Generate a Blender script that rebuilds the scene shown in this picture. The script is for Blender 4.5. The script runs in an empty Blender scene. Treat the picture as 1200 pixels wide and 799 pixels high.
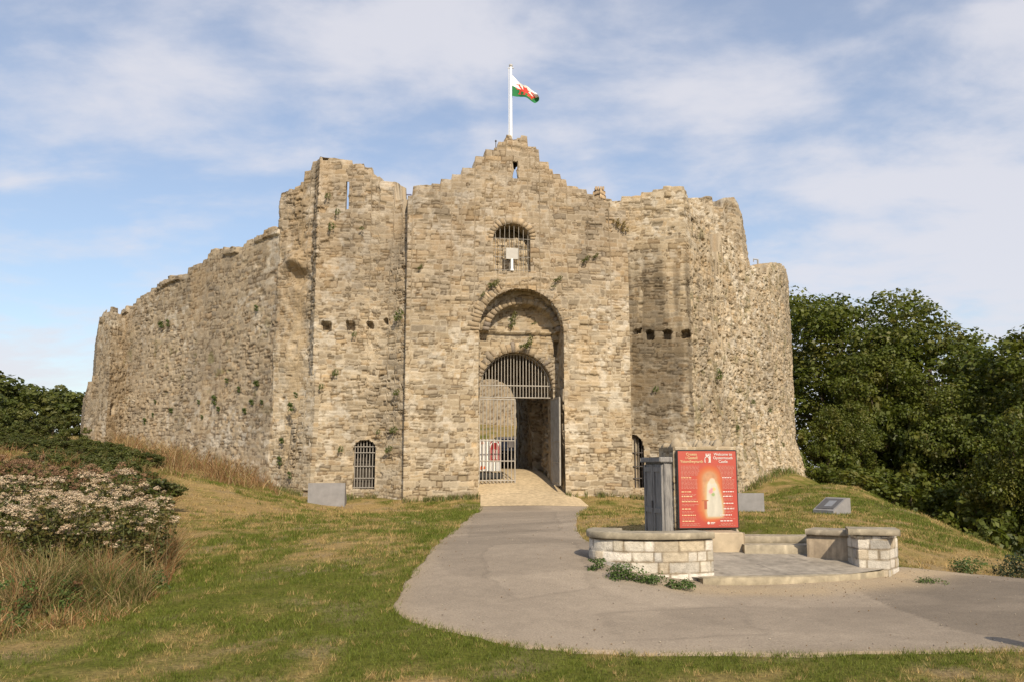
import bpy, math, random
import numpy as np
from mathutils import Vector, Matrix

R = math.radians
S = bpy.context.scene
COL = S.collection
# ------------------------------------------------------------------ camera
EYE = 1.6
PITCH = R(8.25)
FPX = 1000.0                      # focal length in pixels of a 1200 px wide frame
cam = bpy.data.cameras.new('camera')
cam.sensor_width = 36; cam.lens = 30; cam.clip_start = 0.1; cam.clip_end = 6000
co = bpy.data.objects.new('camera', cam); COL.objects.link(co)
co.location = (0, 0, EYE); co.rotation_euler = (R(90) + PITCH, 0, 0)
S.camera = co
# ------------------------------------------------------------------ light
SUN_AZ = 17.0                     # degrees to the right of straight behind the camera
SUN_EL = 36.0
SUN_E = 4.2
SKY_E = 0.085
EXPOSURE = 0.28
w = bpy.data.worlds.new('World'); S.world = w; w.use_nodes = True
nt = w.node_tree; nt.nodes.clear()
wo = nt.nodes.new('ShaderNodeOutputWorld'); bg = nt.nodes.new('ShaderNodeBackground')
sky = nt.nodes.new('ShaderNodeTexSky'); sky.sky_type = 'NISHITA'; sky.sun_disc = False
sky.sun_elevation = R(SUN_EL); sky.sun_rotation = R(180 - SUN_AZ)
sky.air_density = 1.0; sky.dust_density = 1.2; sky.ozone_density = 1.0
tc = nt.nodes.new('ShaderNodeTexCoord')
sep = nt.nodes.new('ShaderNodeSeparateXYZ'); nt.links.new(tc.outputs['Generated'], sep.inputs[0])
def wmath(op, a, b=None, clamp=False):
    n = nt.nodes.new('ShaderNodeMath'); n.operation = op; n.use_clamp = clamp
    for i, x in enumerate((a, b)):
        if x is None: continue
        if isinstance(x, (int, float)): n.inputs[i].default_value = x
        else: nt.links.new(x, n.inputs[i])
    return n.outputs[0]
zz = wmath('ADD', wmath('MAXIMUM', sep.outputs['Z'], 0.0), 0.22)
cx = wmath('DIVIDE', sep.outputs['X'], zz); cy = wmath('DIVIDE', sep.outputs['Y'], zz)
comb = nt.nodes.new('ShaderNodeCombineXYZ')
nt.links.new(cx, comb.inputs[0]); nt.links.new(wmath('MULTIPLY', cy, 1.25), comb.inputs[1]); comb.inputs[2].default_value = 8.3
def wnoise(scale, detail, rough, dist, vec):
    n = nt.nodes.new('ShaderNodeTexNoise'); n.inputs['Scale'].default_value = scale
    n.inputs['Detail'].default_value = detail; n.inputs['Roughness'].default_value = rough
    n.inputs['Distortion'].default_value = dist; nt.links.new(vec, n.inputs['Vector']); return n.outputs['Fac']
n1 = wnoise(1.5, 8, 0.55, 0.3, comb.outputs[0]); n2 = wnoise(4.2, 7, 0.55, 0.2, comb.outputs[0])
bias = wmath('ADD', wmath('MULTIPLY', sep.outputs['X'], 0.08), wmath('MULTIPLY', wmath('SUBTRACT', sep.outputs['Z'], 0.30), -0.22))
f = wmath('ADD', wmath('ADD', wmath('MULTIPLY', n1, 0.66), wmath('MULTIPLY', n2, 0.34)), bias)
rmp = nt.nodes.new('ShaderNodeMapRange'); rmp.interpolation_type = 'SMOOTHSTEP'
rmp.inputs['From Min'].default_value = 0.40; rmp.inputs['From Max'].default_value = 0.60
rmp.inputs['To Min'].default_value = 0.27; rmp.inputs['To Max'].default_value = 0.88
nt.links.new(f, rmp.inputs['Value'])
mx = nt.nodes.new('ShaderNodeMix'); mx.data_type = 'RGBA'
hs = nt.nodes.new('ShaderNodeHueSaturation'); hs.inputs['Saturation'].default_value = 1.12; hs.inputs['Value'].default_value = 1.55
nt.links.new(sky.outputs[0], hs.inputs['Color'])
nt.links.new(rmp.outputs[0], mx.inputs['Factor']); nt.links.new(hs.outputs[0], mx.inputs['A'])
mx.inputs['B'].default_value = (7.6, 7.55, 8.1, 1)
nt.links.new(mx.outputs['Result'], bg.inputs['Color']); bg.inputs['Strength'].default_value = SKY_E
nt.links.new(bg.outputs[0], wo.inputs['Surface'])
sl = bpy.data.lights.new('sun', 'SUN'); sl.energy = SUN_E; sl.angle = R(0.6); sl.color = (1.0, 0.87, 0.68)
so = bpy.data.objects.new('sun', sl); COL.objects.link(so)
sd = Vector((math.sin(R(SUN_AZ)) * math.cos(R(SUN_EL)), -math.cos(R(SUN_AZ)) * math.cos(R(SUN_EL)), math.sin(R(SUN_EL))))
so.rotation_euler = sd.to_track_quat('Z', 'Y').to_euler(); so.location = sd * 80
S.view_settings.view_transform = 'Standard'; S.view_settings.look = 'None'
S.view_settings.exposure = EXPOSURE; S.view_settings.gamma = 1.0; S.view_settings.use_curve_mapping = False
S.render.engine = 'CYCLES'
try:
    S.cycles.use_denoising = True; S.cycles.denoising_prefilter = 'NONE'; S.cycles.max_bounces = 6; S.cycles.diffuse_bounces = 3
    S.cycles.transparent_max_bounces = 8; S.cycles.sample_clamp_indirect = 4
except Exception: pass

# ------------------------------------------------------------------ pixel -> world helpers
CP, SP = math.cos(PITCH), math.sin(PITCH)
def ray(px, py):
    u = px - 600.0; v = 399.5 - py
    return np.array([u, FPX * CP - v * SP, FPX * SP + v * CP])
def P(px, py, Y):
    d = ray(px, py); t = Y / d[1]
    return np.array([d[0] * t, Y, EYE + d[2] * t])

# ------------------------------------------------------------------ numpy noise
def _hash(ix, iy, seed):
    h = (ix.astype(np.int64) * 374761393 + iy.astype(np.int64) * 668265263 + seed * 1274126177) & 0xFFFFFFFF
    h = ((h ^ (h >> 13)) * 1103515245) & 0xFFFFFFFF
    h = ((h ^ (h >> 16)) * 2246822519) & 0xFFFFFFFF
    h = h ^ (h >> 15)
    return (h & 0xFFFFFF) / float(0xFFFFFF)
def vnoise(x, y, seed=0):
    x = np.asarray(x, float); y = np.asarray(y, float)
    ix = np.floor(x); iy = np.floor(y); fx = x - ix; fy = y - iy
    fx = fx * fx * (3 - 2 * fx); fy = fy * fy * (3 - 2 * fy)
    a = _hash(ix, iy, seed); b = _hash(ix + 1, iy, seed); c = _hash(ix, iy + 1, seed); d = _hash(ix + 1, iy + 1, seed)
    return (a * (1 - fx) + b * fx) * (1 - fy) + (c * (1 - fx) + d * fx) * fy
def fbm(x, y, seed=0, octv=4, gain=0.5):
    s = 0; a = 1; t = 0
    for o in range(octv):
        s = s + a * vnoise(x * 2 ** o + o * 17.3, y * 2 ** o - o * 9.1, seed + o * 31); t += a; a *= gain
    return s / t
def sstep(a, b, x):
    t = np.clip((x - a) / (b - a), 0, 1); return t * t * (3 - 2 * t)
def lerp(a, b, t): return a + (b - a) * t

# ------------------------------------------------------------------ mesh + object helpers
def mesh_np(name, V, F, colors=None, smooth=False):
    """V (n,3); F (m,k) integer array, -1 in the last column marks a triangle."""
    V = np.asarray(V, np.float32); F = np.asarray(F)
    me = bpy.data.meshes.new(name)
    me.vertices.add(len(V)); me.vertices.foreach_set('co', V.ravel())
    k = F.shape[1]
    if k == 4 and (F[:, 3] < 0).any():
        tot = np.where(F[:, 3] < 0, 3, 4); idx = F.ravel(); idx = idx[idx >= 0]
    else:
        tot = np.full(len(F), k); idx = F.ravel()
    start = np.concatenate([[0], np.cumsum(tot)[:-1]])
    me.loops.add(len(idx)); me.loops.foreach_set('vertex_index', idx.astype(np.int32))
    me.polygons.add(len(F)); me.polygons.foreach_set('loop_start', start.astype(np.int32))
    me.polygons.foreach_set('loop_total', tot.astype(np.int32))
    if smooth: me.polygons.foreach_set('use_smooth', np.ones(len(F), bool))
    me.update(calc_edges=True)
    if colors is not None:
        at = me.color_attributes.new('Col', 'FLOAT_COLOR', 'POINT')
        c = np.ones((len(V), 4), np.float32); c[:, :colors.shape[1]] = colors
        at.data.foreach_set('color', c.ravel())
    return me
def tag(o, label=None, cat=None, group=None, kind=None):
    if label: o['label'] = label
    if cat: o['category'] = cat
    if group: o['group'] = group
    if kind: o['kind'] = kind
    return o
def link(name, me, mat=None, parent=None, mats=None):
    o = bpy.data.objects.new(name, me); COL.objects.link(o)
    for m in (mats or ([mat] if mat else [])): me.materials.append(m)
    if parent is not None: o.parent = parent
    return o
def empty(name, loc, label, cat, group=None, rz=0):
    o = bpy.data.objects.new(name, None); COL.objects.link(o); o.location = loc; o.rotation_euler = (0, 0, rz)
    o.empty_display_size = 0.3
    return tag(o, label, cat, group)
def copy_tree(o, parent=None):
    c = o.copy(); COL.objects.link(c)
    if parent is not None: c.parent = parent
    for ch in [x for x in COL.objects if x.parent == o]: copy_tree(ch, c)
    return c
class MB:
    def __init__(s): s.v = []; s.f = []; s.m = []
    def add(s, vs, fs, mi=0):
        b = len(s.v); s.v += [tuple(x) for x in vs]; s.f += [tuple(b + i for i in f) for f in fs]; s.m += [mi] * len(fs)
    def box(s, c, d, M=None, mi=0, bev=0.0):
        hx, hy, hz = d[0] / 2, d[1] / 2, d[2] / 2
        if bev <= 0:
            vs = [Vector((x * hx, y * hy, z * hz)) for z in (-1, 1) for x, y in ((-1, -1), (1, -1), (1, 1), (-1, 1))]
            fs = [(0, 3, 2, 1), (4, 5, 6, 7), (0, 1, 5, 4), (1, 2, 6, 5), (2, 3, 7, 6), (3, 0, 4, 7)]
        else:
            b = min(bev, hx * .9, hy * .9, hz * .9)
            vs = []; fs = []
            rings = []
            for z, ins in ((-hz, b), (-hz + b, 0), (hz - b, 0), (hz, b)):
                ring = []
                for x, y in ((-1, -1), (1, -1), (1, 1), (-1, 1)):
                    for a in (0, 1):
                        first = (a == 0)
                        ex = b if (first == (x * y > 0)) else 0
                        ey = b - ex
                        px_ = x * (hx - ins * .5 - (b - ex if False else ex)); py_ = y * (hy - ins * .5 - ey)
                        ring.append(len(vs)); vs.append(Vector((px_, py_, z)))
                rings.append(ring)
            for r0, r1 in zip(rings, rings[1:]):
                n = len(r0)
                for i in range(n): fs.append((r0[i], r0[(i + 1) % n], r1[(i + 1) % n], r1[i]))
            fs.append(tuple(reversed(rings[0]))); fs.append(tuple(rings[-1]))
        M = M or Matrix.Identity(3)
        s.add([M @ v + Vector(c) for v in vs], fs, mi)
    def bar(s, p, q, r, n=6, mi=0, r2=None):
        p = Vector(p); q = Vector(q); d = (q - p).normalized(); r2 = r if r2 is None else r2
        a = d.orthogonal().normalized(); b = d.cross(a)
        vs = []
        for c, rr in ((p, r), (q, r2)):
            for i in range(n):
                t = 2 * math.pi * (i + .5) / n; vs.append(c + a * (rr * math.cos(t)) + b * (rr * math.sin(t)))
        fs = [(i, (i + 1) % n, n + (i + 1) % n, n + i) for i in range(n)] + [tuple(reversed(range(n))), tuple(range(n, 2 * n))]
        s.add(vs, fs, mi)
    def tube(s, pts, rads, n=7, mi=0):
        pts = [Vector(p) for p in pts]; vs = []; fs = []
        ref = Vector((0.31, 0.87, 0.2))
        for k, p in enumerate(pts):
            d = (pts[min(k + 1, len(pts) - 1)] - pts[max(k - 1, 0)]).normalized()
            a = d.cross(ref).normalized(); b = d.cross(a)
            for i in range(n):
                t = 2 * math.pi * i / n; vs.append(p + (a * math.cos(t) + b * math.sin(t)) * rads[k])
        for k in range(len(pts) - 1):
            for i in range(n): fs.append((k * n + i, k * n + (i + 1) % n, (k + 1) * n + (i + 1) % n, (k + 1) * n + i))
        fs.append(tuple(reversed(range(n)))); fs.append(tuple(range((len(pts) - 1) * n, len(pts) * n)))
        s.add(vs, fs, mi)
    def prism(s, outline, axis_o, ax, ay, az, depth, mi=0):
        """polygon outline (2-D) in the ax/ay plane extruded along az by depth"""
        n = len(outline); O = Vector(axis_o); ax = Vector(ax); ay = Vector(ay); az = Vector(az)
        vs = [O + ax * x + ay * y for x, y in outline] + [O + ax * x + ay * y + az * depth for x, y in outline]
        fs = [tuple(range(n)), tuple(reversed(range(n, 2 * n)))] + [(i, n + i, n + (i + 1) % n, (i + 1) % n) for i in range(n)]
        s.add(vs, fs, mi)
    def build(s, name, mat, parent=None, mats=None, smooth=False, inv=None):
        me = bpy.data.meshes.new(name)
        vs = s.v if inv is None else [tuple(inv @ Vector(v)) for v in s.v]
        me.from_pydata(vs, [], s.f); me.update()
        o = link(name, me, mat, parent, mats)
        me.polygons.foreach_set('material_index', np.array(s.m, np.int32))
        if smooth: me.polygons.foreach_set('use_smooth', np.ones(len(s.f), bool))
        return o

# ------------------------------------------------------------------ materials
class NT:
    def __init__(s, name):
        s.m = bpy.data.materials.new(name); s.m.use_nodes = True; s.t = s.m.node_tree; s.t.nodes.clear()
        s.out = s.n('ShaderNodeOutputMaterial'); s.b = s.n('ShaderNodeBsdfPrincipled')
        s.l(s.b.outputs[0], s.out.inputs[0])
    def n(s, k): return s.t.nodes.new(k)
    def l(s, a, b): s.t.links.new(a, b)
    def pos(s): return s.n('ShaderNodeNewGeometry').outputs['Position']
    def obj(s): return s.n('ShaderNodeTexCoord').outputs['Object']
    def noise(s, vec, scale, detail=4, rough=.55, dist=0):
        n = s.n('ShaderNodeTexNoise'); n.inputs['Scale'].default_value = scale; n.inputs['Detail'].default_value = detail
        n.inputs['Roughness'].default_value = rough; n.inputs['Distortion'].default_value = dist
        s.l(vec, n.inputs['Vector']); return n.outputs['Fac']
    def vmul(s, vec, v):
        n = s.n('ShaderNodeVectorMath'); n.operation = 'MULTIPLY'; s.l(vec, n.inputs[0]); n.inputs[1].default_value = v; return n.outputs[0]
    def rng(s, x, a, b, c, d):
        n = s.n('ShaderNodeMapRange'); n.inputs[1].default_value = a; n.inputs[2].default_value = b
        n.inputs[3].default_value = c; n.inputs[4].default_value = d; s.l(x, n.inputs[0]); return n.outputs[0]
    def mix(s, fac, a, b, mode='MIX'):
        n = s.n('ShaderNodeMix'); n.data_type = 'RGBA'; n.blend_type = mode
        for key, x in (('Factor', fac), ('A', a), ('B', b)):
            if isinstance(x, (int, float)): n.inputs[key].default_value = x
            elif isinstance(x, tuple): n.inputs[key].default_value = (*x[:3], 1)
            else: s.l(x, n.inputs[key])
        return n.outputs['Result']
    def attr(s, name='Col'):
        n = s.n('ShaderNodeAttribute'); n.attribute_name = name; return n.outputs['Color']
    def scale(s, col, x):
        n = s.n('ShaderNodeVectorMath'); n.operation = 'SCALE'; s.l(col, n.inputs[0])
        if isinstance(x, (int, float)): n.inputs['Scale'].default_value = x
        else: s.l(x, n.inputs['Scale'])
        return n.outputs[0]
    def bump(s, h, strength, dist):
        n = s.n('ShaderNodeBump'); n.inputs['Strength'].default_value = strength; n.inputs['Distance'].default_value = dist
        s.l(h, n.inputs['Height']); s.l(n.outputs[0], s.b.inputs['Normal'])
    def color(s, c):
        if isinstance(c, tuple): s.b.inputs['Base Color'].default_value = (*c[:3], 1)
        else: s.l(c, s.b.inputs['Base Color'])
    def set(s, **k):
        for a, b in k.items(): s.b.inputs[a.replace('_', ' ')].default_value = b
        return s.m

def mat_stone():
    t = NT('stone'); p = t.pos()
    c = t.scale(t.attr(), t.rng(t.noise(p, 9, 6, .65), .25, .75, .88, 1.12))
    c = t.mix(t.rng(t.noise(p, 17, 4, .6), .56, .70, 0, .32), c, (0.17, 0.13, 0.085))
    t.color(c)
    t.bump(t.noise(p, 20, 6, .72), .7, .03)
    return t.set(Roughness=.95, Specular_IOR_Level=.15)
M_STONE = mat_stone()
def mat_plain(name, col, rough=.6, var=.12, scale=8, metal=0, spec=.3, bump=0):
    t = NT(name); p = t.obj()
    c = t.mix(1.0, col, (1, 1, 1), 'MIX') if False else None
    n = t.rng(t.noise(p, scale, 5, .6), .3, .7, 1 - var, 1 + var)
    rgb = t.n('ShaderNodeRGB'); rgb.outputs[0].default_value = (*col, 1)
    t.color(t.scale(rgb.outputs[0], n))
    if bump: t.bump(t.noise(p, scale * 4, 5, .65), bump, .01)
    return t.set(Roughness=rough, Metallic=metal, Specular_IOR_Level=spec)
def mat_attr(name, rough=.9, var=.2, scale=10, bump=.3, bd=.01, spec=.2, bscale=None):
    t = NT(name); p = t.pos()
    t.color(t.scale(t.attr(), t.rng(t.noise(p, scale, 6, .65), .28, .72, 1 - var, 1 + var)))
    if bump: t.bump(t.noise(p, bscale or scale * 3, 6, .7), bump, bd)
    return t.set(Roughness=rough, Specular_IOR_Level=spec)
def mat_leaf(name, trans=.34, rough=.5, spec=.35):
    t = NT(name); c = t.attr(); t.color(c); t.set(Roughness=rough, Specular_IOR_Level=spec)
    tr = t.n('ShaderNodeBsdfTranslucent'); mixs = t.n('ShaderNodeMixShader'); mixs.inputs[0].default_value = trans
    hsv = t.n('ShaderNodeHueSaturation'); hsv.inputs['Value'].default_value = 1.25; hsv.inputs['Saturation'].default_value = 1.1
    t.l(c, hsv.inputs['Color']); t.l(hsv.outputs[0], tr.inputs['Color'])
    t.l(t.b.outputs[0], mixs.inputs[1]); t.l(tr.outputs[0], mixs.inputs[2]); t.l(mixs.outputs[0], t.out.inputs[0])
    return t.m
M_LEAF = mat_leaf('leaf'); M_GRASS = mat_leaf('grass_blade', .2, .6, .2)
M_BARK = mat_plain('bark', (.09, .07, .05), .9, .35, 6, bump=.6)
M_IRON = mat_plain('iron_bars', (.33, .30, .255), .55, .2, 5)
M_DARKIRON = mat_plain('dark_iron', (.09, .08, .075), .6, .25, 5)
M_WINIRON = mat_plain('window_iron', (.27, .245, .21), .6, .2, 5)
M_WHITE = mat_plain('white_paint', (.8, .8, .78), .4, .05, 3)
M_SLAB = mat_plain('grey_slab', (.235, .225, .22), .75, .14, 4, bump=.2)
M_SLABDARK = mat_plain('slab_panel', (.10, .10, .105), .35, .1, 5)
M_CONC = mat_attr('weathered_concrete', .92, .3, 7, .5, .012)

# ------------------------------------------------------------------ terrain
def G(px, py, Y): return tuple(P(px, py, Y))
ctrl = [(-12, 0, 0), (0, 0, 0), (12, 0, 0), (-12, -12, 0), (12, -12, 0), (0, 8, 0), (-5, 8, 0), (6, 8, 0), (1.13, 11.9, .285), (1.7, 11.6, .165), (2.2, 11.55, .08), (2.7, 11.6, 0), (.9, 13, .33), (0, 12, .28), (-2, 12, .22), (0, 10, .12), (-2, 10, .09), (.8, 15, .34),
        (0, 20, .27), (1, 27, .20), (-5, 15, .15), (-4, 22, .22), (7, 11, 0), (10, 10, -.05), (12, 6, -.05), (-9, 12, .1), (-9, 9, .05),
        G(563, 593, 31.3), G(690, 593, 31.6), G(620, 592, 31.4), G(565, 571, 34.0), G(640, 571, 34.2), G(605, 553, 36.3), G(600, 550, 39),
        G(473, 586, 32.6), G(420, 581, 33.6), G(335, 579, 34.2), G(380, 592, 31.0), G(740, 583, 33.6), G(790, 592, 33.8),
        G(240, 552, 32), G(300, 566, 33), G(140, 520, 42), G(95, 512, 43), G(200, 596, 23.5), G(200, 572, 27), G(120, 560, 27),
        G(870, 580, 37), G(950, 561, 43.5), G(890, 600, 27), G(985, 602, 25), G(1020, 577, 35), G(1080, 602, 27.5), G(1140, 630, 22.5), G(1200, 654, 18.8),
        G(900, 626, 14.2), G(960, 622, 14.4), G(760, 612, 17), G(740, 602, 22), G(1080, 657, 14), G(1150, 662, 14.5), G(890, 602, 22), (1.9, 15, .30), (4, 11.6, 0), (5.3, 12.2, 0),
        (17.5, 35, -2.4), (16.5, 27, -2.2), (15, 22, -1.9), (14.5, 18, -1.7), (17, 12, -.6), (20, 43, -3), (22, 30, -5), (24, 18, -4.5), (30, 40, -8), (34, 20, -8),
        (18, 52, -1), (40, 60, -9), (45, 10, -9), (-16, 20, .9), (-16, 30, 1.8), (-24, 12, 1), (-24, 30, 2.3), (-30, 48, 2.5), (-40, 30, 1), (-45, 60, -1),
        (-1, 44, 1.3), (-1, 47, 1.5), (-1, 51, 3.0), (-2, 58, 4.2), (-2, 66, 4.6), (-10, 44, 2.4), (8, 46, 1.8), (-12, 58, 4), (9, 58, 3), (0, 85, 3), (-30, 90, 0), (40, 90, -8),
        (-50, -20, -1), (50, -20, -5), (0, -30, -.3)]
ctrl = np.array(ctrl, float)
def _tps(r2): return np.where(r2 > 1e-9, r2 * np.log(np.maximum(r2, 1e-9)), 0)
_n = len(ctrl)
_A = _tps(((ctrl[:, None, :2] - ctrl[None, :, :2]) ** 2).sum(-1) / 100.0)
_A = _A + np.eye(_n) * .004
_Pm = np.c_[np.ones(_n), ctrl[:, :2] / 10]
_W = np.linalg.solve(np.block([[_A, _Pm], [_Pm.T, np.zeros((3, 3))]]), np.r_[ctrl[:, 2], 0, 0, 0])
def terr(X, Y):
    X = np.asarray(X, float); Y = np.asarray(Y, float); sh = X.shape
    x = X.ravel(); y = Y.ravel(); out = np.empty(len(x))
    xc = np.clip(x, -58, 58); yc = np.clip(y, -32, 95)
    for i in range(0, len(x), 20000):
        a = xc[i:i + 20000]; b = yc[i:i + 20000]
        r2 = ((a[:, None] - ctrl[None, :, 0]) ** 2 + (b[:, None] - ctrl[None, :, 1]) ** 2) / 100.0
        out[i:i + 20000] = _tps(r2) @ _W[:_n] + _W[_n] + _W[_n + 1] * a / 10 + _W[_n + 2] * b / 10
    far = np.hypot(x - xc, y - yc)
    out = out - np.minimum(far * .08, 14) * (far > 0)
    return out.reshape(sh)
def terr1(x, y): return float(terr(np.array([x]), np.array([y]))[0])
_gy = np.concatenate([np.arange(4, 60, .25)])
def gnd(px, py):
    """where the ray through a pixel of the photograph meets the ground"""
    d = ray(px, py); t = _gy / d[1]; x = d[0] * t; z = EYE + d[2] * t
    h = z - terr(x, _gy); k = np.argmax(h < 0)
    if k == 0: k = 1 if h[0] < 0 else len(_gy) - 1
    a = h[k - 1] / (h[k - 1] - h[k] + 1e-12); Y = lerp(_gy[k - 1], _gy[k], a)
    x = d[0] * Y / d[1]
    return np.array([x, Y, terr1(x, Y)])

def inpoly(x, y, poly):
    poly = np.asarray(poly); c = np.zeros(np.shape(x), bool); j = len(poly) - 1
    for i in range(len(poly)):
        xi, yi = poly[i][:2]; xj, yj = poly[j][:2]
        c ^= ((yi > y) != (yj > y)) & (x < (xj - xi) * (y - yi) / (yj - yi + 1e-12) + xi); j = i
    return c
def seg_dist(x, y, pts):
    d = np.full(np.shape(x), 1e9)
    for a, b in zip(pts, pts[1:]):
        a = np.array(a[:2]); b = np.array(b[:2]); ab = b - a
        t = np.clip(((x - a[0]) * ab[0] + (y - a[1]) * ab[1]) / (ab @ ab), 0, 1)
        d = np.minimum(d, np.hypot(x - a[0] - t * ab[0], y - a[1] - t * ab[1]))
    return d
def resample(pts, n):
    pts = np.asarray(pts, float); s = np.r_[0, np.cumsum(np.linalg.norm(np.diff(pts, axis=0), axis=1))]
    t = np.linspace(0, s[-1], n); return np.stack([np.interp(t, s, pts[:, k]) for k in range(pts.shape[1])], 1)
def smooth_pts(pts, it=2):
    pts = np.asarray(pts, float)
    for _ in range(it):
        q = [pts[0]]
        for a, b in zip(pts, pts[1:]): q += [a * .75 + b * .25, a * .25 + b * .75]
        q.append(pts[-1]); pts = np.array(q)
    return pts
PATH_L = [gnd(*p)[:2] for p in [(563, 592), (549, 606), (525, 627), (497, 655), (475, 682), (461, 706), (463, 716), (485, 728), (520, 740), (580, 753), (660, 763), (760, 768), (900, 768), (1050, 765), (1200, 761)]]
PATH_L.append(np.array([9.5, 7.9])); PATH_L.append(np.array([16, 8.3]))
PATH_R = [gnd(*p)[:2] for p in [(690, 592), (678, 603), (675, 616), (682, 630), (700, 640), (760, 652), (850, 662), (960, 664), (1060, 664), (1090, 667), (1130, 671), (1200, 677)]]
PATH_R.append(np.array([9.8, 11.6])); PATH_R.append(np.array([16, 11.5]))
PATH_L = smooth_pts(PATH_L); PATH_R = smooth_pts(PATH_R)
PATH_POLY = np.concatenate([PATH_L, PATH_R[::-1]])

GREEN_STRIP = [gnd(*p)[:2] for p in [(555, 590), (530, 612), (480, 660), (440, 700), (520, 752), (760, 778), (1000, 772)]]
GREEN_BLOB = gnd(470, 745)[:2]; CREST = [gnd(*p)[:2] for p in [(960, 572), (1030, 585), (1100, 620), (1170, 650)]]
def greenness(X, Y):
    """0 = bleached straw, 1 = fresh green; shared by the ground and the blades"""
    g = .43 + 1.15 * (fbm(X * .22, Y * .20, 5, 4) - .5) + .95 * (fbm(X * 1.1 + 9, Y * .9, 11, 4) - .5) + .75 * (fbm(X * 2.4, Y * 1.9, 29, 3) - .5) + .55 * (fbm(X * 5, Y * 4, 23, 2) - .5)
    g = g + .38 * np.exp(-(seg_dist(X, Y, GREEN_STRIP) / .9) ** 2)
    g = g + .45 * np.exp(-(np.hypot(X - GREEN_BLOB[0], Y - GREEN_BLOB[1]) / 1.4) ** 2)
    g = g + .5 * np.exp(-(seg_dist(X, Y, CREST) / 2.2) ** 2)
    g = g - .04 * sstep(17, 30, Y) * (X < 2) - .28 * sstep(5, 8, X) * sstep(12, 15, Y) * (1 - sstep(21, 26, Y))
    return np.clip(g, 0, 1)
STRAW = np.array([.32, .225, .095]); GRN = np.array([.118, .124, .021]); SOIL = np.array([.22, .165, .095])
def ground_col(X, Y):
    g = greenness(X, Y)[..., None]
    c = lerp(STRAW, GRN, sstep(.15, .85, g))
    n = fbm(X * 7, Y * 6, 40, 3)[..., None]; c = c * lerp(.72, 1.25, n)
    bare = sstep(.62, .72, fbm(X * 1.7 + 40, Y * 1.4, 71, 4))[..., None] * .6
    c = lerp(c, SOIL * 1.25, bare)
    return c

xs = np.unique(np.concatenate([np.linspace(-2500, -70, 14), np.linspace(-70, -24, 60), np.arange(-24, 22, .2), np.linspace(22, 70, 60), np.linspace(70, 2500, 14)]))
ys = np.unique(np.concatenate([np.linspace(-800, -32, 8), np.linspace(-32, 4, 40), np.arange(4, 46, .2), np.linspace(46, 100, 80), np.linspace(100, 4000, 18)]))
GX, GY = np.meshgrid(xs, ys, indexing='ij'); GZ = terr(GX, GY)
GZ = GZ + (fbm(GX * .9, GY * .9, 3, 3) - .5) * .07 * sstep(5, 9, GY) * sstep(.15, 1.2, np.minimum(seg_dist(GX, GY, PATH_L), seg_dist(GX, GY, PATH_R))) * (1 - inpoly(GX, GY, PATH_POLY))
GZ = GZ - .02 * inpoly(GX, GY, PATH_POLY)
GZ = np.where(inpoly(GX, GY, np.array([(1.9, 12.3), (2.9, 11.9), (4.9, 12.2), (5.2, 13.0), (5.1, 13.6), (3.2, 13.9), (2.1, 13.7)])), np.minimum(GZ, .03), GZ)
gi = np.arange(GX.size).reshape(GX.shape)
gf = np.stack([gi[:-1, :-1], gi[1:, :-1], gi[1:, 1:], gi[:-1, 1:]], -1).reshape(-1, 4)
M_GROUND = mat_attr('turf', .97, .55, 22, .9, .03, .1, 50)
tag(link('ground', mesh_np('ground', np.stack([GX, GY, GZ], -1).reshape(-1, 3), gf, ground_col(GX, GY).reshape(-1, 3), True), M_GROUND), 'dry mown grass ground sloping up to the castle', 'ground', kind='structure')

# asphalt path as a sheet between its two edges
nP = 700; nC = 110
Lp = resample(PATH_L, nP); Rp = resample(PATH_R, nP)
edge_n = (fbm(np.arange(nP) * .13, np.zeros(nP), 4, 5, .65) - .5) * .30
tt = np.linspace(0, 1, nC)
dirv = Rp - Lp; ln = np.linalg.norm(dirv, axis=1, keepdims=True)
PX = Lp[:, None, :] + (dirv[:, None, :] * tt[None, :, None]) + (dirv / ln)[:, None, :] * (edge_n[:, None, None] * np.where(tt < .5, 1 - 2 * tt, 0)[None, :, None])
PZ = terr(PX[..., 0], PX[..., 1]) + .012 - .05 * (np.minimum(tt, 1 - tt) < .001)[None, :] + (fbm(PX[..., 0] * .6, PX[..., 1] * .6, 8, 3) - .5) * .02
ax, ay = PX[..., 0], PX[..., 1]
asp = np.array([.302, .248, .187])[None, None] * (0.80 + .40 * fbm(ax * .7, ay * .9, 9, 5))[..., None] * (1 - .13 * sstep(.52, .56, fbm(ax * .33 + 7, ay * .42, 95, 3)))[..., None] * (0.9 + .2 * fbm(ax * 9, ay * 9, 19, 2))[..., None]
SEAM = [gnd(*p)[:2] for p in [(1000, 690), (1085, 727), (1125, 741), (1250, 760), (1250, 676), (1075, 676)]]
dk = inpoly(ax + (fbm(ax * 3, ay * 3, 2) - .5) * .1, ay, SEAM)[..., None]
asp = np.where(dk, asp * .74, asp)
KERBF = [gnd(*p)[:2] for p in [(800, 690), (870, 693), (950, 693), (1050, 684), (1100, 668)]]
for pp_, k_ in (([(572, 640), (676, 636), (690, 690), (600, 704), (566, 672)], 1.09), ([(556, 603), (650, 600), (655, 622), (548, 630)], .92), ([(700, 720), (860, 712), (900, 745), (730, 752)], .95)):
    q_ = [gnd(*p)[:2] for p in pp_]; wv = (fbm(ax * 3, ay * 3, 12, 3) - .5) * .25
    asp = np.where(inpoly(ax + wv, ay + wv, q_)[..., None], asp * k_, asp); asp = asp * (1 - .16 * np.exp(-(seg_dist(ax + wv, ay + wv, q_ + q_[:1]) / .03) ** 2))[..., None]
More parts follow.
